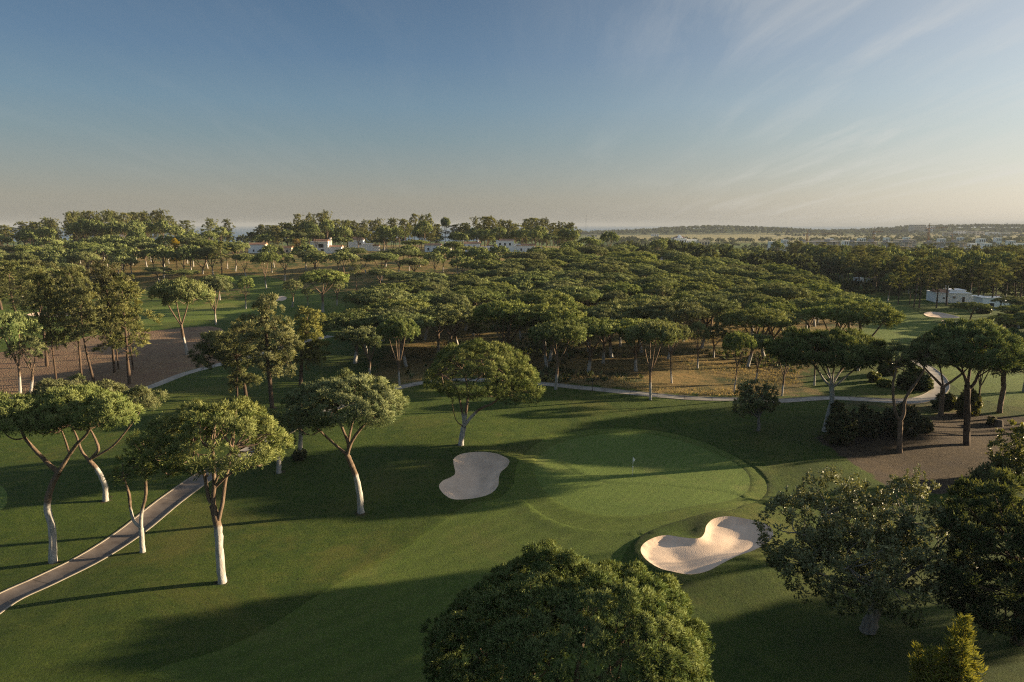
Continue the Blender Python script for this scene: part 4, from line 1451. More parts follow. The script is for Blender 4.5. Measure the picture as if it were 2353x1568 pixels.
def seen_trees():
    U, Rn, T, G = ['umbrella%d' % i for i in range(5)], ['round%d' % i for i in range(3)], ['tall%d' % i for i in range(6)], ['ridge%d' % i for i in range(3)]
    L = [
        # front row of the wood, behind the path
        (U[0], 'pale trunked umbrella pine at the edge of the dry grass, beside the lamp post', (1277, 895), 1204, 1362, 736, None),
        (Rn[0], 'round crowned dark trunked pine behind the lamp post pine', (1386, 836), 1330, 1442, 714, None),
        (U[1], 'umbrella pine with white lower trunk standing just beside the path', (1495, 919), 1416, 1552, 735, None),
        (U[4], 'leaning pine in sunlit dry grass behind the white trunked path pine', (1543, 881), 1500, 1592, 742, None),
        (Rn[1], 'small round pine with thick dark trunk in grove shade', (1603, 846), 1568, 1630, 740, None),
        (Rn[2], 'dark pine with upright trunk just behind the small round pine', (1640, 822), 1602, 1672, 748, None),
        (U[2], 'pine with thick warm trunk near the small round tree', (1687, 902), 1655, 1732, 764, None),
        (U[3], 'low umbrella pine directly behind the small round tree', (1736, 880), 1700, 1778, 768, None),
        (Rn[0], 'pine with forked warm trunk between small tree and wide limbed pine', (1797, 910), 1780, 1848, 790, None),
        (Rn[1], 'shaded pine half behind the wide limbed umbrella pine', (1871, 886), 1838, 1905, 780, None),
        (Rn[2], 'thick grey trunk pine cut by the right frame edge', (2352, 900), 2310, 2400, 770, None),
        (Rn[0], 'grey stemmed pine behind the dark straight trunked pine', (2246, 947), 2215, 2285, 790, None),
        # left of the dry meadow
        (U[1], 'umbrella pine with two rising stems left of the brown slope', (848, 872), 762, 905, 750, None),
        (U[3], 'forked pine with pale trunk on the brown slope by the path', (918, 888), 876, 985, 728, None),
        (U[0], 'broad pine crown behind the two stemmed slope pine', (842, 815), 752, 896, 706, None),
        (U[2], 'yellow green umbrella pine above the orange lit meadow', (1052, 797), 985, 1127, 715, None),
        (Rn[1], 'thin pine beside the yellow green umbrella pine', (1098, 800), 1078, 1126, 745, None),
        (U[4], 'umbrella pine with bare spreading limbs over the orange meadow', (1165, 806), 1130, 1222, 740, None),
        (U[0], 'wide dark crown at the front corner of the dense wood', None, 780, 972, 664, 13.5),
        (U[2], 'flat crowned pine beyond the front corner crown', None, 978, 1082, 676, 12.5),
        (U[1], 'broad pine crown over the middle of the front wood', None, 1085, 1228, 692, 13),
        (U[3], 'deep domed crown of the front wood above the orange meadow', None, 1176, 1332, 670, 14),
        # fairway trees on the left
        (U[2], 'spreading pine with bright forked trunk alone on the far fairway', (742, 717), 668, 802, 620, None),
        (Rn[2], 'small pine with twin white stems left of the spreading fairway pine', (672, 706), 644, 700, 642, None),
        (Rn[0], 'small dark pine under the spreading fairway pine crown', (708, 702), 692, 726, 662, None),
        (Rn[1], 'small pine with golden trunk right of the spreading fairway pine', (774, 702), 754, 806, 645, None),
        (T[3], 'slender wispy pine standing above the far fairway', (820, 673), 800, 838, 598, None),
        (U[4], 'warm trunked umbrella pine in front of the dense dark crowns', (877, 670), 834, 910, 618, None),
        (U[0], 'dense dark umbrella pine beyond the warm trunked pine', (940, 678), 888, 1016, 624, None),
        (U[3], 'umbrella pine with thin bare limbs beside the dense dark pine', (1028, 684), 1014, 1072, 634, None),
        (U[1], 'tall twin trunk umbrella pine at the far left of the fairway', (612, 664), 580, 652, 580, None),
        (Rn[0], 'curved trunk pine next to the twin trunk umbrella pine', (655, 645), 644, 694, 583, None),
        (U[2], 'broad layered umbrella pine on the hill side', (724, 632), 686, 766, 576, None),
        (U[4], 'umbrella pine with two pale stems on the hill path', (780, 630), 752, 806, 584, None),
        (Rn[2], 'single pine with thin pale trunk right of the hill path', (840, 628), 812, 862, 586, None),
        (U[3], 'wide pine on the green slope below the villas', (886, 613), 856, 926, 577, None),
        (U[0], 'dark umbrella pine on green slope near the sandy track', (965, 613), 938, 1010, 580, None),
        (U[2], 'pine beside the sandy track on the ridge', (1040, 605), 1014, 1064, 556, None),
        (U[1], 'low broad pine right of the sandy track', (1070, 599), 1043, 1092, 566, None),
        (U[3], 'bright umbrella pine at the foot of the villa hill', (565, 637), 532, 588, 583, None),
        (U[4], 'sunlit umbrella pine before the white villa corner', (630, 615), 608, 660, 562, None),
        (U[1], 'umbrella pine in front of the tower villa', (727, 584), 707, 750, 534, None),
        (U[0], 'umbrella pine left of the tower villa', (690, 582), 664, 706, 534, None),
        (U[3], 'flat pine between the two big villas', (790, 584), 762, 812, 545, None),
        (Rn[1], 'curved trunk pine in front of the second villa', (823, 578), 802, 842, 531, None),
        (U[2], 'yellowish umbrella pine right of the second villa', (880, 577), 858, 918, 549, None),
        (U[4], 'broad pine before the white garden wall', (955, 585), 934, 1006, 552, None),
        (Rn[2], 'pine in front of the last white villa', (1122, 577), 1102, 1150, 540, None),
        (U[0], 'high umbrella pine beside the garden wall villa', (985, 572), 952, 1016, 535, None),
        (T[1], 'lone bare trunked pine beside the second villa', (931, 582), 915, 948, 508, None),
        # mulch bed and left tall pines
        (U[0], 'wide umbrella pine with twisted trunk on the mulch bed', (430, 815), 342, 494, 640, None),
        (U[3], 'red limbed umbrella pine at the edge of the far fairway', (496, 746), 470, 562, 636, None),
        (Rn[0], 'small round pine with straight trunk on the far fairway', (565, 709), 546, 592, 636, None),
        (U[1], 'umbrella pine at the left edge above the mulch bed', (47, 908), -40, 92, 716, None),
        (Rn[2], 'dark trunked pine with round crown near the left edge', (71, 905), 42, 142, 768, None),
        (G[0], 'thin dark tall pine nearest the left edge on the mulch', (130, 880), 73, 164, 640, None),
        (G[1], 'tallest dark trunked pine in the middle of the mulch bed', (188, 876), 123, 230, 622, None),
        (T[4], 'leaning grey trunk tall pine on the mulch bed', (217, 881), 145, 240, 668, None),
        (G[2], 'tall pine with sunlit upper trunk beyond the leaning one', (263, 856), 186, 309, 612, None),
        (G[0], 'thin tall pine between two darker mulch bed trunks', (272, 849), 248, 321, 668, None),
        (T[2], 'tall pine with white painted foot beside the pale path', (297, 883), 234, 357, 660, None),
        (G[2], 'rightmost dark tall pine of the mulch bed stand', (306, 850), 284, 365, 638, None),
        (G[0], 'thin tall pine at the back of the mulch bed', (184, 815), 147, 216, 640, None),
        (T[0], 'back row tall pine next to the fairway sand strip', (108, 842), 34, 147, 622, None),
        (G[1], 'pale forked tall pine behind the mulch bed edge', (100, 770), 25, 135, 604, None),
        (G[2], 'half hidden tall pine at the very left edge', (4, 712), -55, 63, 600, None),
        (T[4], 'feathery tall pine at the left edge beyond the sand', (50, 760), -15, 89, 606, None),
        # left hill
        (U[2], 'umbrella pine with pale forked trunk on the left hill', (109, 618), 92, 146, 566, None),
        (U[0], 'broad dark pine left of the forked hill pine', (70, 614), 36, 100, 562, None),
        (U[4], 'wide low pine at the left edge of the hill', (20, 612), -22, 48, 566, None),
        (Rn[1], 'pine with bright trunk in front of the red hill slope', (210, 617), 196, 232, 566, None),
        (Rn[0], 'second bright trunked pine on the red hill slope', (247, 617), 222, 272, 558, None),
        (U[1], 'big crowned pine on the red slope with branching trunk', (337, 614), 302, 370, 557, None),
        (Rn[2], 'slim pine right of the red slope', (378, 614), 364, 400, 562, None),
        (T[0], 'tall wispy pine standing beside the hill fairway', (511, 640), 490, 538, 558, None),
        (U[3], 'broad bright umbrella pine below the hill', (466, 630), 422, 514, 583, None),
        (U[2], 'flat topped small pine on fairway edge with open limbs', (366, 648), 332, 394, 613, None),
        (U[4], 'low wide umbrella pine beside the flat topped small pine', (420, 655), 386, 470, 620, None),
        (U[0], 'umbrella pine over the twisted trunk pine', (505, 690), 455, 530, 632, None),
        # right side
        (U[1], 'dark umbrella pine alone beside the right fairway', (1967, 664), 1930, 1995, 612, None),
        (Rn[0], 'branching pine on the right fairway edge', (2040, 694), 2020, 2066, 626, None),
        (U[2], 'umbrella pine below the white house by two bunkers', (2225, 744), 2170, 2258, 694, None),
        (T[2], 'slim tall pine nearest the white house wall', (2152, 708), 2130, 2184, 598, None),
        (T[5], 'tall pine with dark trunk before the white house', (2175, 702), 2150, 2212, 604, None),
        (T[0], 'tall pine between the white house and its annex', (2246, 703), 2222, 2276, 610, None),
        (T[3], 'tall pine in front of the white annex', (2276, 712), 2246, 2312, 612, None),
        (T[4], 'pale trunk tall pine on the right fairway rough', (2100, 706), 2076, 2122, 604, None),
        (T[1], 'paired pale trunk tall pine closer to the bunkers', (2112, 708), 2090, 2142, 600, None),
        (T[2], 'tall pine whose trunk stands beside far bunker grass', (2064, 700), 2044, 2084, 606, None),
        (T[1], 'tall pine just right of the lone dark umbrella pine', (1984, 668), 1962, 2004, 592, None),
        (T[5], 'tall pine in front of the half hidden white house', (2003, 676), 1984, 2026, 596, None),
        (T[0], 'pale stemmed tall pine left of the lone dark pine', (1947, 664), 1926, 1966, 588, None),
        (T[3], 'slender pine left of the paired pale trunks', (2090, 700), 2070, 2106, 616, None),
    ]
    for key, label, base, l, r, t, H in L:
        seen_tree(key, label, base, l, r, t, H)
    seen_tree('yellow0', 'yellow leaved tree on the red hill slope', (407, 622), 400, 424, 552, None)
    seen_tree('yellow0', 'golden bamboo like tree beside the tower villa', (682, 580), 670, 694, 550, None)


seen_trees()


# tall open pines of the middle left, drawn from their pads
def pad_pine(label, base_px, trunk, pads, seed, twigs=(), rp=.7, bark_mat='darkbark', tint=.62):
    rs = np.random.RandomState(seed)
    B = hit(*base_px)
    Y = B[1]
    pts = [at(q[0], q[1], Y) - B for q in trunk]
    pts[0] = np.array([0, 0, -.4])
    parts = [tube(pts, [q[2] for q in trunk], 9, rs, 4)]
    P, Nm, heads = [], [], []
    axis = catmull(np.array(pts), 8)
    for (l, r, t, b, *dy) in pads:
        d = dy[0] if dy else rs.uniform(-1.2, 1.2)
        lb = lob_(B, Y, l, r, t, b, d)
        c = np.array(lb[:3])
        n = max(6, int(3.4 * lb[3] * max(lb[4], lb[5]) / rp ** 2))
        dd = unit(rs.normal(size=(n, 3)))
        P.append(c + dd * rs.uniform(.35, 1, (n, 1)) * np.array([lb[3], lb[4], lb[5]]))
        Nm.append(unit(dd * .7 + np.array([0, 0, .45])))
        heads.append(c)
        low = axis[axis[:, 2] < c[2] + .2]
        s = low[-1] if len(low) else axis[0]
        parts.append(tube([s, s * .5 + c * .5 + np.array([0, 0, .1]), c], [.12, .09, .04], 6, rs, 3))
    P, Nm = np.concatenate(P), np.concatenate(Nm)
    crown = puff_foliage(rs, P, Nm, np.ones(len(P)), rp, 11, 9, .42, .10, tint, .7)
    parts += branches_to(rs, heads, P[rs.permutation(len(P))[:45]], .05, .015)
    for tw in twigs:
        q = [at(p[0], p[1], Y - .5) - B for p in tw]
        parts.append(tube(q, np.linspace(.06, .015, len(q)), 5, rs, 3))
    tree_object('tall_pine', B, label, 'pine tree', crown, cat_parts(parts), 'tallpine', bark_mat)


pad_pine('tall airy pine with reddish trunk left of centre beside the path', (625, 939),
         [(625, 939, .36), (620, 880, .32), (614, 820, .28), (612, 760, .2), (616, 715, .12), (620, 690, .05)],
         [(584, 650, 676, 722), (560, 632, 712, 772), (600, 668, 722, 790), (545, 612, 760, 815), (612, 690, 770, 828), (572, 640, 800, 846), (640, 684, 820, 862), (596, 640, 836, 872), (520, 580, 738, 790, 1.5)], 201,
         [[(613, 790), (650, 805), (672, 840)], [(614, 800), (590, 820), (575, 850)], [(613, 775), (640, 778), (668, 790)]])
pad_pine('straight two tone trunk pine right of the tall airy pine', (690, 886),
         [(690, 886, .36), (692, 850, .32), (695, 800, .26), (702, 750, .16), (708, 720, .06)],
         [(682, 740, 708, 745), (668, 735, 738, 790), (702, 756, 772, 836), (662, 712, 780, 836), (690, 740, 805, 846)], 202,
         [[(694, 805), (715, 795), (730, 793)]])
pad_pine('pale footed pine with low dark flat crown by the pale path', (568, 931),
         [(568, 931, .30), (562, 890, .26), (552, 850, .22), (540, 815, .12), (530, 795, .05)],
         [(436, 520, 800, 842), (470, 560, 772, 826), (500, 590, 790, 850), (455, 530, 768, 805), (535, 575, 850, 895), (556, 600, 865, 885)], 203,
         [[(560, 870), (530, 880), (505, 885)], [(562, 850), (580, 830), (590, 810)]], tint=.55)
pad_pine('thin dead topped pine in front of the pale footed pine', (545, 917),
         [(545, 917, .16), (544, 870, .14), (543, 830, .1), (545, 790, .05)],
         [(525, 560, 868, 900), (530, 566, 742, 790)], 204, [[(544, 860), (520, 868), (500, 878)], [(543, 840), (560, 825), (574, 800)]])


# ------------------------------------------------------------------ woods filled by scatter
def free(x, y, d):
    for a, b, w in PLACED:
        if (a - x) ** 2 + (b - y) ** 2 < (20 if w == 5 else d * d):
            return False
    return True


NO_TREES = [fair_left, fair_right, fair_lowright, mulch_poly]


LATER = []


def later(key, B, W, H, label, group, rz):
    PLACED.append((float(B[0]), float(B[1]), W))
    LATER.append((W / max(B[1], 1), key, B, W, H, label, group, rz))


def far_proto(seed):
    rs = np.random.RandomState(seed)
    P, Nm, top = crown_puffs(rs, (0, 0, 7, 6.6, 8.6, 13.0), 1.25, .9)
    crown = puff_foliage(rs, P, Nm, top, 1.25, 6, 6, .95, .2, .5)
    trunk = cat_parts([tube([(0, 0, -.5), (.2, 0, 4), (0, .2, 9.5)], [.4, .3, .2], 6, rs, 2, 3.0)] + [tube([(.15, 0, 5), (2.6 * math.cos(a), 2.6 * math.sin(a), 9.6)], [.18, .08], 5, rs, 1) for a in (0.4, 2.5, 4.6)])
    return crown, trunk


def plant_later(cap=292):
    """the largest in view as trees of their own, the rest as one far mass"""
    LATER.sort(key=lambda q: -q[0])
    room = cap - COUNT.get('umbrella_pine', 0)
    rest = []
    for q in LATER:
        if q[1][0] in 'ur':
            if room > 0:
                room -= 1
                plant(*q[1:7], rz=q[7])
            else:
                rest.append(q)
        else:
            plant(*q[1:7], rz=q[7])
    if rest:
        fp = [far_proto(300 + i) for i in range(3)]
        for part, (nm, lab, mt) in enumerate((('distant_pine_crowns', 'distant umbrella pine crowns of the hill and wood rim', 'pine'), ('distant_pine_trunks', 'distant umbrella pine trunks of the hill and wood rim', 'bark'))):
            pieces = []
            for i, (_, key, B, W, H, lb, g, rz) in enumerate(rest):
                V, F, N, T = fp[i % 3][part]
                c, sn = math.cos(rz), math.sin(rz)
                S = np.array([W / 15.3, W / 15.3, H / 13.6])
                q = V * S
                q = np.column_stack([q[:, 0] * c - q[:, 1] * sn, q[:, 0] * sn + q[:, 1] * c, q[:, 2]]) + np.array(B)
                n2 = np.column_stack([N[:, 0] * c - N[:, 1] * sn, N[:, 0] * sn + N[:, 1] * c, N[:, 2]])
                pieces.append((q, F, n2, np.clip(T + (((i * 37) % 11) / 11 - .5) * .25 * (part == 0), 0, 1)))
            V, F, N, T = cat_parts(pieces)
            tag(link(nm, mesh_np(nm, V, F, M[mt], T, N)), lab, 'woodland', None, 'stuff')


def scatter(poly, spacing, keys, Wr, Hr, label, group, rnd, limit=400, no=NO_TREES, tries=9000):
    poly = np.asarray(poly)
    lo, hi = poly.min(0), poly.max(0)
    n = 0
    pts = []
    xs = np.array([rnd.uniform(lo[0], hi[0]) for _ in range(tries)])
    ys = np.array([rnd.uniform(lo[1], hi[1]) for _ in range(tries)])
    ok = inside(poly, xs, ys)
    for q in no:
        ok &= ~inside(q, xs, ys)
    for x, y in zip(xs[ok].tolist(), ys[ok].tolist()):
        if 45 < x < 110 and 111 < y - .231 * x < 122:      # the open lane through which the low sun reaches the meadow
            continue
        sp = spacing * (1 + rnd.uniform(-.12, .12))
        if not free(x, y, sp):
            continue
        f = rnd.uniform(0, 1)
        lb = label[rnd.randrange(len(label))] if isinstance(label, list) else label
        later(rnd.choice(keys), (x, y, float(h0(x, y))), Wr[0] + (Wr[1] - Wr[0]) * rnd.uniform(0, 1), Hr[0] + (Hr[1] - Hr[0]) * f, lb, group, rnd.uniform(0, 6.28))
        n += 1
        if n >= limit:
            break
    return n


UM = ['umbrella%d' % i for i in range(5)]
RO = ['round%d' % i for i in range(3)]
TA = ['tall%d' % i for i in range(6)]
RI = ['ridge%d' % i for i in range(3)]
rnd = random.Random(77)
# villas stand here: keep the scattered trees out of them
VILLA_SPOTS = []


def keep_out(px, py, w):
    q = hit(px, py)
    VILLA_SPOTS.append((q[0], q[1], w))
    PLACED.append((q[0], q[1], w))


for q in ((735, 583, 9), (820, 577, 9), (590, 582, 9), (955, 580, 8), (1088, 580, 8), (1160, 579, 9), (1210, 580, 8), (2190, 697, 9), (2282, 713, 8), (1530, 603, 9)):
    PLACED.append((*hit(q[0], q[1])[:2], q[2]))

for q in ((735, 583), (755, 583), (820, 577), (845, 577), (590, 582), (1160, 579), (1140, 579), (1212, 580), (1530, 603), (2192, 696), (2225, 698), (2285, 714)):
    e = hit(*q)
    for f in np.linspace(.72, .98, 8):
        PLACED.append((e[0] * f, e[1] * f, 5))

# front belt of the dense wood: trunks seen in its shade above the dry grass
belt = ground([(985, 762), (1120, 780), (1240, 785), (1420, 790), (1600, 798), (1760, 800), (1900, 770), (1900, 740), (1500, 735), (1100, 725), (985, 735)])
scatter(belt, 9.5, RO + UM[:2] + UM[3:], (8, 12), (10.5, 12.5), 'umbrella pine in the shaded front belt of the dense wood', 'umbrella pines in the front belt of the dense wood', rnd, 15)
# the dense wood itself
wood = ground([(800, 712), (880, 650), (1000, 622), (1100, 600), (1250, 578), (1420, 562), (1560, 580), (1700, 597), (1850, 626), (1985, 692), (1985, 748), (1900, 758), (1700, 752), (1500, 728), (1300, 722), (1130, 714), (990, 712), (880, 735)], 11.5)
scatter(wood, 9.4, UM, (13.5, 18), (10.0, 12.8), 'umbrella pine in the closed canopy of the dense wood', 'umbrella pines of the dense wood', rnd, 240)
# far left hill wood
hill = ground([(-40, 572), (150, 546), (300, 540), (450, 552), (560, 566), (556, 586), (420, 582), (300, 590), (200, 596), (-40, 606)], 11)
scatter(hill, 9.0, UM + RO, (10, 15), (10, 14), 'umbrella pine among the dark trees of the left hill', 'umbrella pines on the left hill', rnd, 48)
hill2 = ground([(-60, 572), (120, 566), (170, 592), (150, 612), (60, 622), (-60, 632)], 11)
scatter(hill2, 9.0, UM + RO, (11, 15), (9.5, 12.5), 'umbrella pine among the dark trees of the left hill', 'umbrella pines on the left hill', rnd, 16)
# slope between fairway and villas
slope = ground([(560, 575), (760, 566), (1000, 572), (1240, 572), (1320, 560), (1300, 600), (1120, 612), (1000, 600), (870, 590), (700, 590)], 10)
scatter(slope, 11, UM, (10, 15), (9.5, 12), 'umbrella pine on the slope below the villas', 'umbrella pines below the villas', rnd, 26)
# right end of the canopy, towards the town
rt = ground([(1320, 548), (1480, 556), (1640, 566), (1800, 585), (1800, 600), (1600, 580), (1400, 560)], 11)
scatter(rt, 11, UM + RI, (11, 16), (11, 15), 'pine at the far rim of the dense wood', 'pines at the far rim of the dense wood', rnd, 34)

# the ridge skyline: (from, to, top) in the photograph, trees of different heights behind the villas
SKY = [(-30, 28, 520, 6), (48, 92, 512, 5), (92, 135, 502, 4), (150, 200, 490, 6), (200, 262, 488, 7), (262, 330, 490, 7), (330, 352, 487, 3), (352, 376, 484, 2), (377, 402, 498, 2), (410, 440, 506, 1), (470, 502, 506, 1), (503, 535, 504, 1), (590, 640, 518, 5), (640, 690, 514, 5), (680, 726, 494, 4), (728, 760, 488, 2), (762, 812, 506, 5), (812, 868, 508, 5), (866, 912, 504, 4), (916, 945, 506, 2), (945, 986, 494, 3), (988, 1012, 516, 3), (1040, 1084, 514, 4), (1084, 1140, 500, 5), (1140, 1172, 506, 3), (1172, 1206, 514, 3), (1204, 1262, 503, 5), (1262, 1318, 512, 5)]
rr = random.Random(9)
for (a, b, t, n) in SKY:
    for k in range(n):
        px = a + (b - a) * (k + .5) / n + rr.uniform(-4, 4)
        top = t + (abs(rr.gauss(0, 9)) if k % 2 else abs(rr.gauss(0, 2.5)))
        Y = rr.uniform(415, 520)
        q = at(px, top, Y)
        z = float(h0(q[0], Y))
        H = q[2] - z
        W = rr.uniform(7.5, 11.5) * (1.25 if n == 1 else 1)
        plant(rr.choice(RI), (q[0], Y, z), W, H, 'tall pine in the skyline stand along the ridge', 'tall pines along the ridge skyline', rr.uniform(0, 6.28))
    for k in range(max(1, n - 1)):
        px = rr.uniform(a, b)
        Y = rr.uniform(392, 440)
        q = at(px, t + rr.uniform(14, 32), Y)
        z = float(h0(q[0], Y))
        if q[2] - z < 5 or not free(q[0], Y, 4.5):
            continue
        later(rr.choice(RI + UM[:2] + RO), (q[0], Y, z), rr.uniform(8, 12), q[2] - z, 'lower tree in front of the ridge skyline pines', 'lower trees in front of the ridge skyline', rr.uniform(0, 6.28))
Y = 440.0
q = at(1024, 501, Y)
plant('umbrella4', (q[0], Y, float(h0(q[0], Y))), 6.8, q[2] - float(h0(q[0], Y)), 'lone flat topped pine rising above the ridge skyline gap')

# tall pine stand on the right
tr_poly = ground([(1770, 600), (1850, 622), (1930, 648), (1985, 668), (2050, 690), (2130, 692), (2240, 690), (2340, 708), (2440, 720), (2440, 640), (2300, 632), (2100, 626), (1900, 616), (1800, 604)])
scatter(tr_poly, 6.6, TA + RI + RI, (8.5, 12.5), (12.5, 17.5), 'tall pine in the stand behind the right fairway', 'tall pines behind the right fairway', rnd, 176, NO_TREES, 14000)
br_poly = ground([(2310, 735), (2420, 745), (2420, 812), (2330, 800), (2290, 765)])
scatter(br_poly, 8.0, UM + RO, (9, 13), (5.5, 8.5), 'low pine at the right edge beyond the near trees', 'low pines at the right edge', rnd, 8)

# pines outside the frame on the right and behind, whose shade falls across the lawn
for (x, y, w, h_) in ((60, 62.0, 11, 17.5), (71, 66.0, 10, 18.5), (74, 54.5, 11, 12.5), (84, 58.5, 11, 14), (54, 49.5, 9, 10.5), (66, 53.0, 9, 12), (74, 38, 12, 13), (90, 42, 12, 13), (92, 112, 13, 15), (108, 116, 13, 15), (84, 101, 12, 14.5), (104, 103, 13, 14), (88, 96.5, 11, 14)):
    plant('umbrella4' if h_ > 17 else rnd.choice(UM + RO), (x, y, float(h0(x, y))), w, h_, 'umbrella pine standing beyond the right edge of the frame', 'umbrella pines beyond the right frame edge', rnd.uniform(0, 6.28))


plant_later()


# ------------------------------------------------------------------ far woods (nobody could count them)
def far_wood():
    rs = np.random.RandomState(55)
    C, S, T = [], [], []

    def add(n, xr, yr, hr, keep=None):
        x = rs.uniform(*xr, n)
        y = yr[0] + (yr[1] - yr[0]) * rs.uniform(0, 1, n)
        ok = (np.abs(x) < y * .95)
        if keep is not None:
            ok &= keep(x, y)
        x, y = x[ok], y[ok]
        C.append(np.column_stack([x, y, h0(x, y)]))
        S.append(rs.uniform(*hr, len(x)))
        T.append(np.clip(.45 + rs.normal(size=len(x)) * .14, .15, .85))
    # belt behind the right stand up to the town, and around the town
    add(430, (60, 640), (400, 840), (6, 10), lambda x, y: x > 70 + .12 * (y - 400))
    add(420, (60, 640), (290, 440), (4.5, 8), lambda x, y: x > 95 + .25 * (y - 290))
    add(200, (90, 640), (330, 460), (10, 14), lambda x, y: x > 80 + .2 * (y - 330))
    add(560, (100, 1300), (860, 1250), (5, 9), lambda x, y: (np.sin(x / 61.0) + np.sin(y / 47.0 + x / 90.0) > -.3))
    add(900, (200, 1900), (1250, 1750), (7, 12), lambda x, y: (np.sin(x / 130.0) + np.sin(y / 60.0) > -.5))
    add(620, (300, 2600), (1750, 2650), (7, 12), lambda x, y: (np.sin(x / 210.0 + 2) + np.sin(y / 90.0) > .75) | (x > 1150 + rs.normal(size=len(x)) * 120))
    add(900, (85, 520), (236, 330), (2.2, 4.5), lambda x, y: (x > 92 + .25 * (y - 236)) & ~inside(fair_right, x, y) & (np.abs(x - 168) + np.abs(y - 252) > 24) & (np.abs(x - 182) + np.abs(y - 246) > 16) & (sdist(fair_right, x, y) < -9))
    # wooded coast hills
    add(2000, (290, 3000), (2680, 3150), (10, 15))
    add(260, (180, 420), (2850, 3100), (5, 9), lambda x, y: np.sin(x / 31.0) > -.2)
    # down behind the ridge, left and middle
    add(160, (-560, 60), (600, 900), (8, 12), lambda x, y: np.sin(x / 45.0) > -.6)
    C, S, T = np.concatenate(C), np.concatenate(S), np.concatenate(T)
    near = C[:, 1] < 520
    idx = np.concatenate([np.repeat(np.nonzero(~near)[0], 16), np.repeat(np.nonzero(near)[0], 60)])
    d = unit(rs.normal(size=(len(idx), 3)))
    d[:, 2] = np.abs(d[:, 2]) * .9 + .05
    d = unit(d)
    hh = S[idx]
    P = C[idx] + d * np.stack([hh * .52, hh * .52, hh * .55], 1) * rs.uniform(.6, 1, (len(idx), 1)) + np.stack([0 * hh, 0 * hh, hh * .45], 1)
    t = np.clip(T[idx] + rs.normal(size=len(idx)) * .1 + .15 * (d[:, 2] - .4), 0, 1)
    V, F, N, TT = blades(rs, P, d, hh * np.where(near[idx], .15, .30), 5, .40, spread=.8, up=0.0, tint=t, nblend=.75)
    o = link('far_woodland', mesh_np('far_woodland', V, F, M['farwood'], TT, N))
    tag(o, 'hazy far woodland around the town and along the coast', 'woodland', None, 'stuff')


far_wood()


def dry_grass():
    rs = np.random.RandomState(56)
    wide_path = ribbon(path_c[::2], 3.9)
    lo, hi = dry_poly.min(0), dry_poly.max(0)
    x = rs.uniform(lo[0], hi[0], 90000)
    y = lo[1] + (min(hi[1], 190) - lo[1]) * rs.uniform(0, 1, 90000) ** 1.6
    patch = np.sin(x / 5.1 + 2 * np.sin(y / 7.3)) + np.sin(y / 3.7 + x / 9.0) + rs.normal(size=len(x)) * .6
    ok = (patch > .2) & inside(dry_poly, x, y) & ~inside(wide_path, x, y)
    x, y = x[ok], y[ok]
    C = np.column_stack([x, y, h0(x, y)])
    D = np.tile([0, 0, 1.0], (len(C), 1))
    V, F, N, T = blades(rs, C, D, .30, 4, .09, spread=.5, up=.6, tint=np.clip(.5 + .25 * np.sin(x / 8 + y / 5) + rs.normal(size=len(x)) * .15, 0, 1), nblend=.5)
    o = link('dry_grass', mesh_np('dry_grass', V, F, M['drygrass'], T, N))
    tag(o, 'tall golden dry grass in front of the dense wood', 'grass', None, 'stuff')
    # dark low undergrowth among the trunks
    x = rs.uniform(lo[0], hi[0], 5500)
    y = lo[1] + (min(hi[1], 180) - lo[1]) * rs.uniform(.12, 1, 5500)
    patch = np.sin(x / 9.0 + 1) + np.sin(y / 6.0 + x / 15.0) + rs.normal(size=len(x)) * .5
    ok = (patch > .75) & inside(dry_poly, x, y) & ~inside(wide_path, x, y)
    x, y = x[ok], y[ok]
    C = np.column_stack([x, y, h0(x, y) + .1])
    V, F, N, T = blades(rs, C, np.tile([0, 0, 1.0], (len(C), 1)), .8, 12, .2, spread=.9, up=.2, tint=np.full(len(C), .45), nblend=.5)
    o = link('undergrowth', mesh_np('undergrowth', V, F, M['bush'], T, N))
    tag(o, 'low green undergrowth between the trunks of the wood', 'undergrowth', None, 'stuff')


dry_grass()


# ------------------------------------------------------------------ buildings
def windows(root, wins, y, frame=True):
    for (x0, x1, z0, z1) in wins:
        w = MB().box(x0 - .08, x1 + .08, y - .06, y + .1, z0 - .08, z1 + .08).build('window', M['white'], root)
        MB().box(x0, x1, y - .09, y - .03, z0, z1).build('pane', M['glass'], w)


def villa(px, py, label, blocks, wins, roofs=(), chims=(), rz=0.0, group=None, walls='white', nm='villa', cat='house'):
    B = hit(px, py)
    o = empty(nm, B, label, cat, group, rz)
    w = MB()
    for b in blocks:
        w.box(b[0], b[1], b[2], b[3], -1.0, b[4])
    w.build('wall', M[walls], o)
    for b in blocks:
        MB().box(b[0] - .12, b[1] + .12, b[2] - .12, b[3] + .12, b[4], b[4] + .22).build('parapet', M[walls], o)
    for r in roofs:
        rf = MB().gable(r[0] - .4, r[1] + .4, r[2] - .4, r[3] + .4, r[4] + .23, r[5], r[6] if len(r) > 6 else 0).build('roof', M['tile'], o)
    for c in chims:
        ch = MB().box(c[0], c[0] + .9, c[1], c[1] + .8, c[2], c[3]).build('chimney', M['white'], o)
        MB().box(c[0] - .12, c[0] + 1.02, c[1] - .12, c[1] + .92, c[3], c[3] + .18).build('chimney_cap', M['tile'], ch)
    windows(o, wins, blocks[0][2] - .02)
    return o


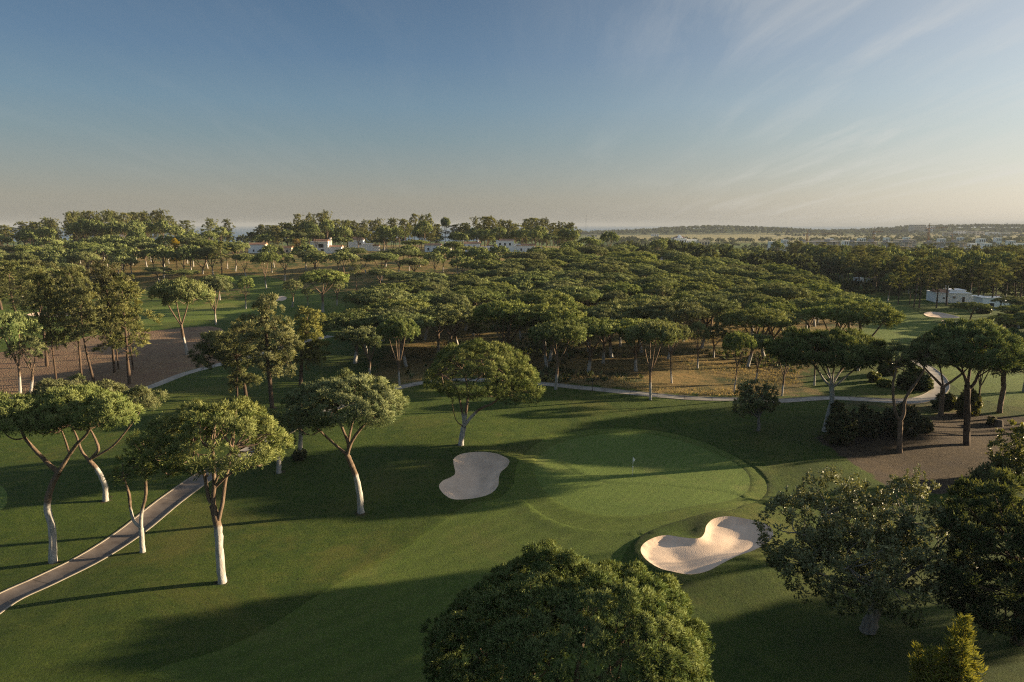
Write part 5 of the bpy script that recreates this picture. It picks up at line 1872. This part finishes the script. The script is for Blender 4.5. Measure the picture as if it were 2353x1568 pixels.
villa(735, 583, 'two storey white villa with square tower block and tall chimney', [(-5, 4.5, 0, 7, 6.2), (-9.5, -5, .8, 6, 2.9), (4.5, 11.5, .8, 6, 3.4), (-4.4, -1.6, -.3, 0, 6.0)], [(-.6, 2.2, 3.2, 5.2), (.6, 2.2, 0, 2.4), (-3.4, -2.6, .4, 1.7)], [(-3.5, 3.6, 1.5, 6.6, 6.2, 7.6), (-9.3, -5.2, 1, 5.8, 2.9, 3.9), (4.8, 11.3, 1, 5.8, 3.4, 4.4)], [(4.6, 3, 3.4, 8.4)])
villa(820, 577, 'white villa with hipped roof, tall front wall and low tiled wing', [(-5, 3.6, 0, 7, 6.6), (3.6, 9.5, .6, 6, 4.2), (8, 13, 1, 6, 2.8)], [(-3.5, -2.6, 1, 2.2), (1.6, 2.6, 3.6, 5)], [(-5, 3.6, 0, 7, 6.6, 8.4, 2.4), (8, 13, 1, 6, 2.8, 3.8)], [])
villa(590, 582, 'low white villa with tiled gable left of the ridge villas', [(-4.5, 4.5, 0, 6, 4.2), (4.5, 8, .8, 6, 2.6)], [(1.5, 2.4, .8, 2.2), (-2, -1.2, .8, 2)], [(-4.3, 4.3, .2, 5.8, 4.2, 5.6), (4.6, 8, 1, 5.8, 2.6, 3.6)])
villa(660, 581, 'small cream garden hut with an arched dark opening', [(-2, 2.4, 0, 3.5, 2.6)], [(-.6, .5, .2, 1.7)], [(-2, 2.4, 0, 3.5, 2.6, 3.5)], (), 0.0, None, 'cream', 'garden_hut', 'hut')
villa(1000, 579, 'long low white villa with wavy garden wall', [(-6, 3, 0, 6, 3.6), (3, 9, .8, 6, 2.6)], [(-4.5, -3.4, .8, 2.2), (-1, 0, .8, 2.2)], [(-6, 3, 0, 6, 3.6, 4.8)], [(5, 2, 2.6, 5.6)])
villa(1088, 580, 'white villa with stepped roof between garden walls', [(-5, 3.5, 0, 6, 4.6), (3.5, 9, .5, 5, 2.8)], [(-3, -2, 2.6, 3.8), (0, 1, 2.6, 3.8)], [(-5, 3.5, 0, 6, 4.6, 5.8)], [(2, 2, 4.6, 7.0)])
villa(1160, 579, 'white villa with a row of three upper windows', [(-5, 5, 0, 6.5, 6.0), (-10, -5, .6, 6, 2.8), (5, 9, 1, 6, 4.2)], [(-3.2, -2.2, 3.6, 5), (-.4, .6, 3.6, 5), (2.4, 3.4, 3.6, 5), (-4, -2, .2, 2.2)], [(-3, 4.8, .6, 6, 6.0, 7.2), (-9.6, -5, 1, 6, 2.8, 3.7)])
villa(1212, 580, 'low white villa behind pines at the ridge end', [(-6, 4, 0, 6, 3.6), (4, 9, 1, 6, 2.6)], [(-4, -3, .8, 2.2), (0, 1.2, .8, 2.2)], [(-6, 4, 0, 6, 3.6, 4.8)])
villa(1530, 603, 'white flat roofed villa showing through the wood', [(-7, 2, 0, 7, 5.2), (2, 9, -.8, 6, 2.9), (0, 8, 1, 6, 4.2)], [(-5, -3, 2.8, 4.4), (-1, 1, 2.8, 4.4)], [])
villa(2192, 696, 'white house with curved tiled corner beside the right fairway', [(-6.3, 5.6, 0, 9, 3.4), (-1, 4.4, 2, 8.5, 4.4), (5.6, 11, 2, 7, 2.2)], [(-3.8, -3.2, 1.4, 2.0), (2.6, 3.5, .3, 2.2), (-.5, .3, 1.6, 2.4)], [(-6, -2.2, .6, 6, 3.4, 4.8)], [(-2.0, 3, 3.4, 6.2)], R(-12))
villa(2282, 713, 'white annex with a dark window right of the white house', [(-3.6, 3.4, 0, 6, 4.0), (3.4, 6, .8, 5, 2.8)], [(-1.6, 0.1, .5, 2.4), (2.0, 2.4, .4, 3.0)], [], [(1.2, 1, 4.0, 4.8)], R(-8))
villa(1996, 656, 'white house mostly hidden behind the lone dark pine', [(-5, -2, 0, 5, 3.2), (2, 5, 1, 6, 3.0)], [(-4, -3.2, 1, 2.4)], [(2, 5, 1, 6, 3.0, 4.0)])
villa(1954, 592, 'small white house with dark window below the concrete blocks', [(-5, 4, 0, 6, 6.5)], [(-2, 0, 2.6, 4.4), (1.4, 3, 2.6, 4.4)], [])


def far_block(l, r, t, b, Y, label, floors, bays, walls='white', nm='apartment_block', depth=14, open_frame=False, group=None):
    """a block whose outline is seen at l..r, t..b, standing Y metres away"""
    a, c = at(l, b, Y), at(r, t, Y)
    W, H = c[0] - a[0], c[2] - a[2]
    z0 = float(h0((a[0] + c[0]) / 2, Y))
    H = max(c[2] - z0, 4)
    o = empty(nm, ((a[0] + c[0]) / 2, Y, z0), label, 'building', group)
    fh = H / floors
    if open_frame:
        s, k = MB(), MB()
        for f in range(floors + 1):
            s.box(-W / 2 - .5, W / 2 + .5, 0, depth, f * fh - .35, f * fh + .1)
        s.build('floor_slab', M[walls], o)
        for i in range(bays + 1):
            x = -W / 2 + W * i / bays
            k.box(x - .3, x + .3, .5, 1.1, .1, H - .35)
        k.build('column', M[walls], o)
        m = MB()
        for i in range(bays):
            for f in range(floors):
                if (i * 7 + f * 5) % 3:
                    m.box(-W / 2 + W * i / bays + .3, -W / 2 + W * (i + 1) / bays - .3, 2.5, 3.0, f * fh + .1, (f + 1) * fh - .35)
        m.build('infill_wall', M['cream'], o)
        MB().box(W * .18, W * .18 + 5, 3, 9, H + .1, H + 3.4).build('stair_tower', M[walls], o)
        MB().box(-W * .4, -W * .4 + 3.5, 3, 9, H + .1, H + 2.4).build('stair_tower', M[walls], o)
    else:
        MB().box(-W / 2, W / 2, 0, depth, -2, H).build('wall', M[walls], o)
        MB().box(-W / 2 - .3, W / 2 + .3, -.3, depth + .3, H, H + .5).build('roof', M[walls], o)
        for i in range(bays):
            for f in range(floors):
                x0 = -W / 2 + W * (i + .25) / bays
                MB().box(x0, x0 + W * .5 / bays, -.12, .1, f * fh + fh * .3, f * fh + fh * .8).build('window', M['glass'], o)
    return o


far_block(1838, 1930, 556, 566, 960, 'long unfinished concrete block at the left of the town', 2, 12, 'concrete', open_frame=True)
far_block(1952, 2026, 556, 570, 930, 'unfinished concrete block under the slim short jib crane', 3, 9, 'concrete', open_frame=True)
far_block(2028, 2108, 557, 574, 900, 'tallest unfinished concrete block with stepped top floors', 3, 9, 'concrete', open_frame=True)
far_block(2128, 2226, 557, 570, 940, 'long concrete block with two pale stair towers', 3, 11, 'concrete', open_frame=True)
far_block(1872, 1932, 553, 561, 1030, 'pale apartment row behind the left concrete block', 2, 6, 'cream')
far_block(2064, 2106, 552, 562, 1010, 'cream block rising behind the tallest concrete block', 3, 5, 'cream')
far_block(2100, 2129, 517, 531, 2750, 'large pale hotel on the far coast hill', 5, 6, 'cream', 'hotel', 40)
far_block(2120, 2150, 521, 531, 2790, 'lower white hotel wing on the far coast hill', 3, 5, 'white', 'hotel', 30)
far_block(1549, 1578, 548, 566, 830, 'white palace like building with a stepped tower', 2, 5, 'white', 'palace', 16)
far_block(1532, 1552, 558, 570, 800, 'plain white block in front of the palace like building', 2, 3)
far_block(1578, 1602, 551, 563, 860, 'low white wing right of the palace like building', 2, 5)
far_block(1606, 1632, 553, 562, 900, 'pale house among trees right of the palace wing', 2, 4, 'cream')
far_block(1350, 1372, 540, 545, 2400, 'pale farm building at the edge of the marsh', 1, 4, 'cream')
far_block(1498, 1514, 538, 543, 2500, 'white farm house standing in the marsh field', 1, 3)
for i, (l, r, t, b, Yv) in enumerate(((2195, 2222, 531, 536, 2650), (2225, 2262, 532, 537, 2600), (2268, 2296, 534, 539, 2550), (2170, 2190, 535, 540, 2500), (2300, 2325, 536, 541, 2500), (1795, 1812, 523, 529, 2900), (1700, 1716, 524, 530, 2900))):
    far_block(l, r, t, b, Yv, 'small pale house on the hazy coast hill', 2, 4, 'cream' if i % 2 else 'white', 'hill_house', 12, group='pale houses on the far coast hill')
for i, (l, r, t, b, Yv) in enumerate(((2225, 2245, 560, 566, 1000), (2262, 2280, 560, 567, 980), (2320, 2335, 554, 561, 1150), (2338, 2356, 560, 568, 1000), (1940, 1956, 554, 560, 1100), (1905, 1916, 549, 554, 1250), (1975, 1990, 548, 553, 1300), (2035, 2046, 547, 552, 1350), (2080, 2092, 546, 551, 1400), (2160, 2174, 549, 554, 1250), (2205, 2216, 546, 551, 1400), (2250, 2266, 549, 555, 1250), (2290, 2303, 547, 552, 1350), (1800, 1812, 552, 558, 1100), (1770, 1782, 556, 562, 1000))):
    far_block(l, r, t, b, Yv, 'low white house among trees right of the town', 2, 3, 'white', 'town_house', 10, group='low white houses of the town')
# stepped tower of the palace-like building, part of its root
for o in list(COL.objects):
    if o.name.startswith('palace'):
        zt = at(1563, 540, 835.0)[2] - o.location.z
        zb = at(1563, 549, 835.0)[2] - o.location.z
        tw = MB().box(-3.2, 3.2, 3, 9, zb, zb + (zt - zb) * .45).box(-2.2, 2.2, 4, 8, zb + (zt - zb) * .45, zb + (zt - zb) * .8)
        tw.box(-1.2, 1.2, 5, 7, zb + (zt - zb) * .8, zt).build('tower', M['white'], o)
        MB().gable(-9, 9, 1, 11, zb - .2, zb + 3.2, 5).build('roof', M['tile'], o)
        break


def crane(px, t, b, Y, label, jib_l, jib_r, tilt=0.0):
    a = at(px, b, Y)
    z0 = float(h0(a[0], Y))
    H = at(px, t, Y)[2] - z0
    o = empty('tower_crane', (a[0], Y, z0), label, 'crane')
    m, w, s = MB(), 1.1, .32
    for sx in (-1, 1):
        for sy in (-1, 1):
            m.bar((sx * w, sy * w, 0), (sx * w, sy * w, H), s)
    n = int(H / 2.4)
    for i in range(n):
        z, z2 = i * H / n, (i + 1) * H / n
        m.bar((-w, -w, z), (w, -w, z2), .2).bar((w, w, z), (-w, w, z2), .2).bar((-w, w, z), (-w, -w, z2), .2).bar((w, -w, z), (w, w, z2), .2)
    m.build('mast', M['crane'], o)
    k = Y / FPX
    for nm, L in (('counter_jib', jib_l * k), ('jib', jib_r * k)):
        j = MB()
        z1 = H - .8
        zt = z1 + tilt * abs(L) if nm == 'jib' else z1
        j.bar((0, -.7, z1), (L, -.7, zt), .3).bar((0, .7, z1), (L, .7, zt), .3).bar((0, 0, z1 + 1.5), (L, 0, zt + .8), .3)
        q = max(3, int(abs(L) / 3))
        for i in range(q):
            x, x2 = L * i / q, L * (i + 1) / q
            za, zb_ = z1 + (zt - z1) * i / q, z1 + (zt - z1) * (i + 1) / q
            j.bar((x, -.7, za), (x2, 0, zb_ + 1.2), .18).bar((x, .7, za), (x2, 0, zb_ + 1.2), .18)
        j.build(nm, M['crane'], o)
    MB().box(jib_l * k, jib_l * k + 2.6, -1, 1, H - 3.4, H - .9).build('counterweight', M['concrete'], o)
    MB().bar((0, 0, H), (0, 0, H + 7), .5).bar((0, 0, H + 7), (jib_r * k * .7, 0, H + .8), .12).bar((0, 0, H + 7), (jib_l * k * .9, 0, H), .12).build('apex', M['crane'], o)
    MB().box(.3, 2.2, -1.2, 1.2, H - 3, H - 1).build('cab', M['white'], o)


crane(1854, 537, 562, 1000, 'tower crane with long jib over the left concrete block', -10, 68)
crane(2005, 533, 572, 960, 'slim orange tower crane with short jib', -3, 21, .06)
crane(2132, 525, 560, 980, 'tall tower crane with long raised jib near the hotel', -8, 42, .07)
crane(2187, 539, 562, 1200, 'small distant tower crane right of the tall one', -5, 12)

# thin mast on the shore
B = np.array([*at(1346, 545, 2300.0)[:2], 0])
B[2] = float(h0(B[0], B[1]))
o = empty('radio_mast', B, 'very thin tall radio mast standing near the sea', 'mast')
zt = at(1346, 494, 2300.0)[2] - B[2]
MB().bar((0, 0, -1), (0, 0, zt), .75).build('mast', M['concrete'], o)
MB().bar((0, 0, zt * .9), (12, 0, 0), .1).bar((0, 0, zt * .9), (-12, 0, 0), .1).build('guy_wire', M['concrete'], o)


# ------------------------------------------------------------------ flag, hole, lamp post, stump
def small_things():
    B = hit(1453.6, 1094.5)
    top = at(1454, 1052, B[1])
    H = top[2] - B[2]
    o = empty('golf_flag', B, 'white golf flag on a thin pole in the green', 'golf flag')
    MB().cyl((0, 0, -.15), (0, 0, H * .5), .030, .028).build('pole', M['polepaint'], o, True)
    MB().cyl((0, 0, H * .5), (0, 0, H), .028, .026).build('upper_pole', M['flagwhite'], o, True)
    MB().cyl((0, 0, H * .49), (0, 0, H * .53), .05, .05).build('collar_ring', M['flagwhite'], o, True)
    MB().cyl((0, 0, .004), (0, 0, .012), .075, .075, 16).build('hole_cup', M['darkmetal'], o)
    # limp cloth: hangs in folds along the pole
    n, mrow = 14, 12
    V, F = [], []
    for i in range(mrow + 1):
        v = i / mrow
        for j in range(n + 1):
            u = j / n
            x = .02 + u * .20 * (1 - .25 * v) + .03 * math.sin(u * 9 + v * 3) * u
            y = .07 * math.sin(u * 11 + v * 2.0) * (.3 + u)
            z = H - .02 - v * .40 - u * u * .22
            V.append((x - .10 * v * u, y, z))
    for i in range(mrow):
        for j in range(n):
            a = i * (n + 1) + j
            F.append((a, a + 1, a + n + 2, a + n + 1))
    fl = MB().add(V, F).build('flag_cloth', M['flagwhite'], o, True)
    md = fl.modifiers.new('thickness', 'SOLIDIFY')
    md.thickness = .008
    # lamp post beside the path
    B = hit(1360.8, 899.5)
    H = at(1361, 872, B[1])[2] - B[2]
    o = empty('lamp_post', B, 'thin dark lamp post beside the path', 'lamp post')
    MB().cyl((0, 0, -.3), (0, 0, H), .07, .05).build('post', M['darkmetal'], o, True)
    MB().bar((0, 0, H - .06), (.75, 0, H), .07).build('arm', M['darkmetal'], o)
    MB().box(.4, 1.15, -.16, .16, H - .02, H + .09).build('lamp_head', M['darkmetal'], o)
    # sawn stump on the bank
    B = hit(2294, 978)
    o = empty('tree_stump', B, 'sawn dark tree stump on the bank behind the bright bush', 'stump')
    rs = np.random.RandomState(8)
    V, F, N, T = tube([(0, 0, -.2), (0, 0, .15), (.03, 0, .75), (.03, 0, .8), (.03, 0, .81)], [.75, .58, .5, .48, .01], 14, rs, 1, wob=.04)
    link('stump_wood', mesh_np('stump_wood', V, F, M['stump']), o)


small_things()

# ------------------------------------------------------------------ haze
hz = MB().box(-31000, 31000, -4000, 24500, -60, 64).build('haze', None)
hm = bpy.data.materials.new('haze_air')
hm.use_nodes = True
nt = hm.node_tree
nt.nodes.clear()
out = nt.nodes.new('ShaderNodeOutputMaterial')
pv = nt.nodes.new('ShaderNodeVolumePrincipled')
pv.inputs['Color'].default_value = (0.37, 0.42, 0.49, 1)
pv.inputs['Density'].default_value = 0.00010
pv.inputs['Anisotropy'].default_value = 0.0
nt.links.new(pv.outputs[0], out.inputs['Volume'])
hz.data.materials.clear()
hz.data.materials.append(hm)
tag(hz, 'thin blue evening haze over the far country', 'haze', None, 'stuff')
print('COUNTS', COUNT)
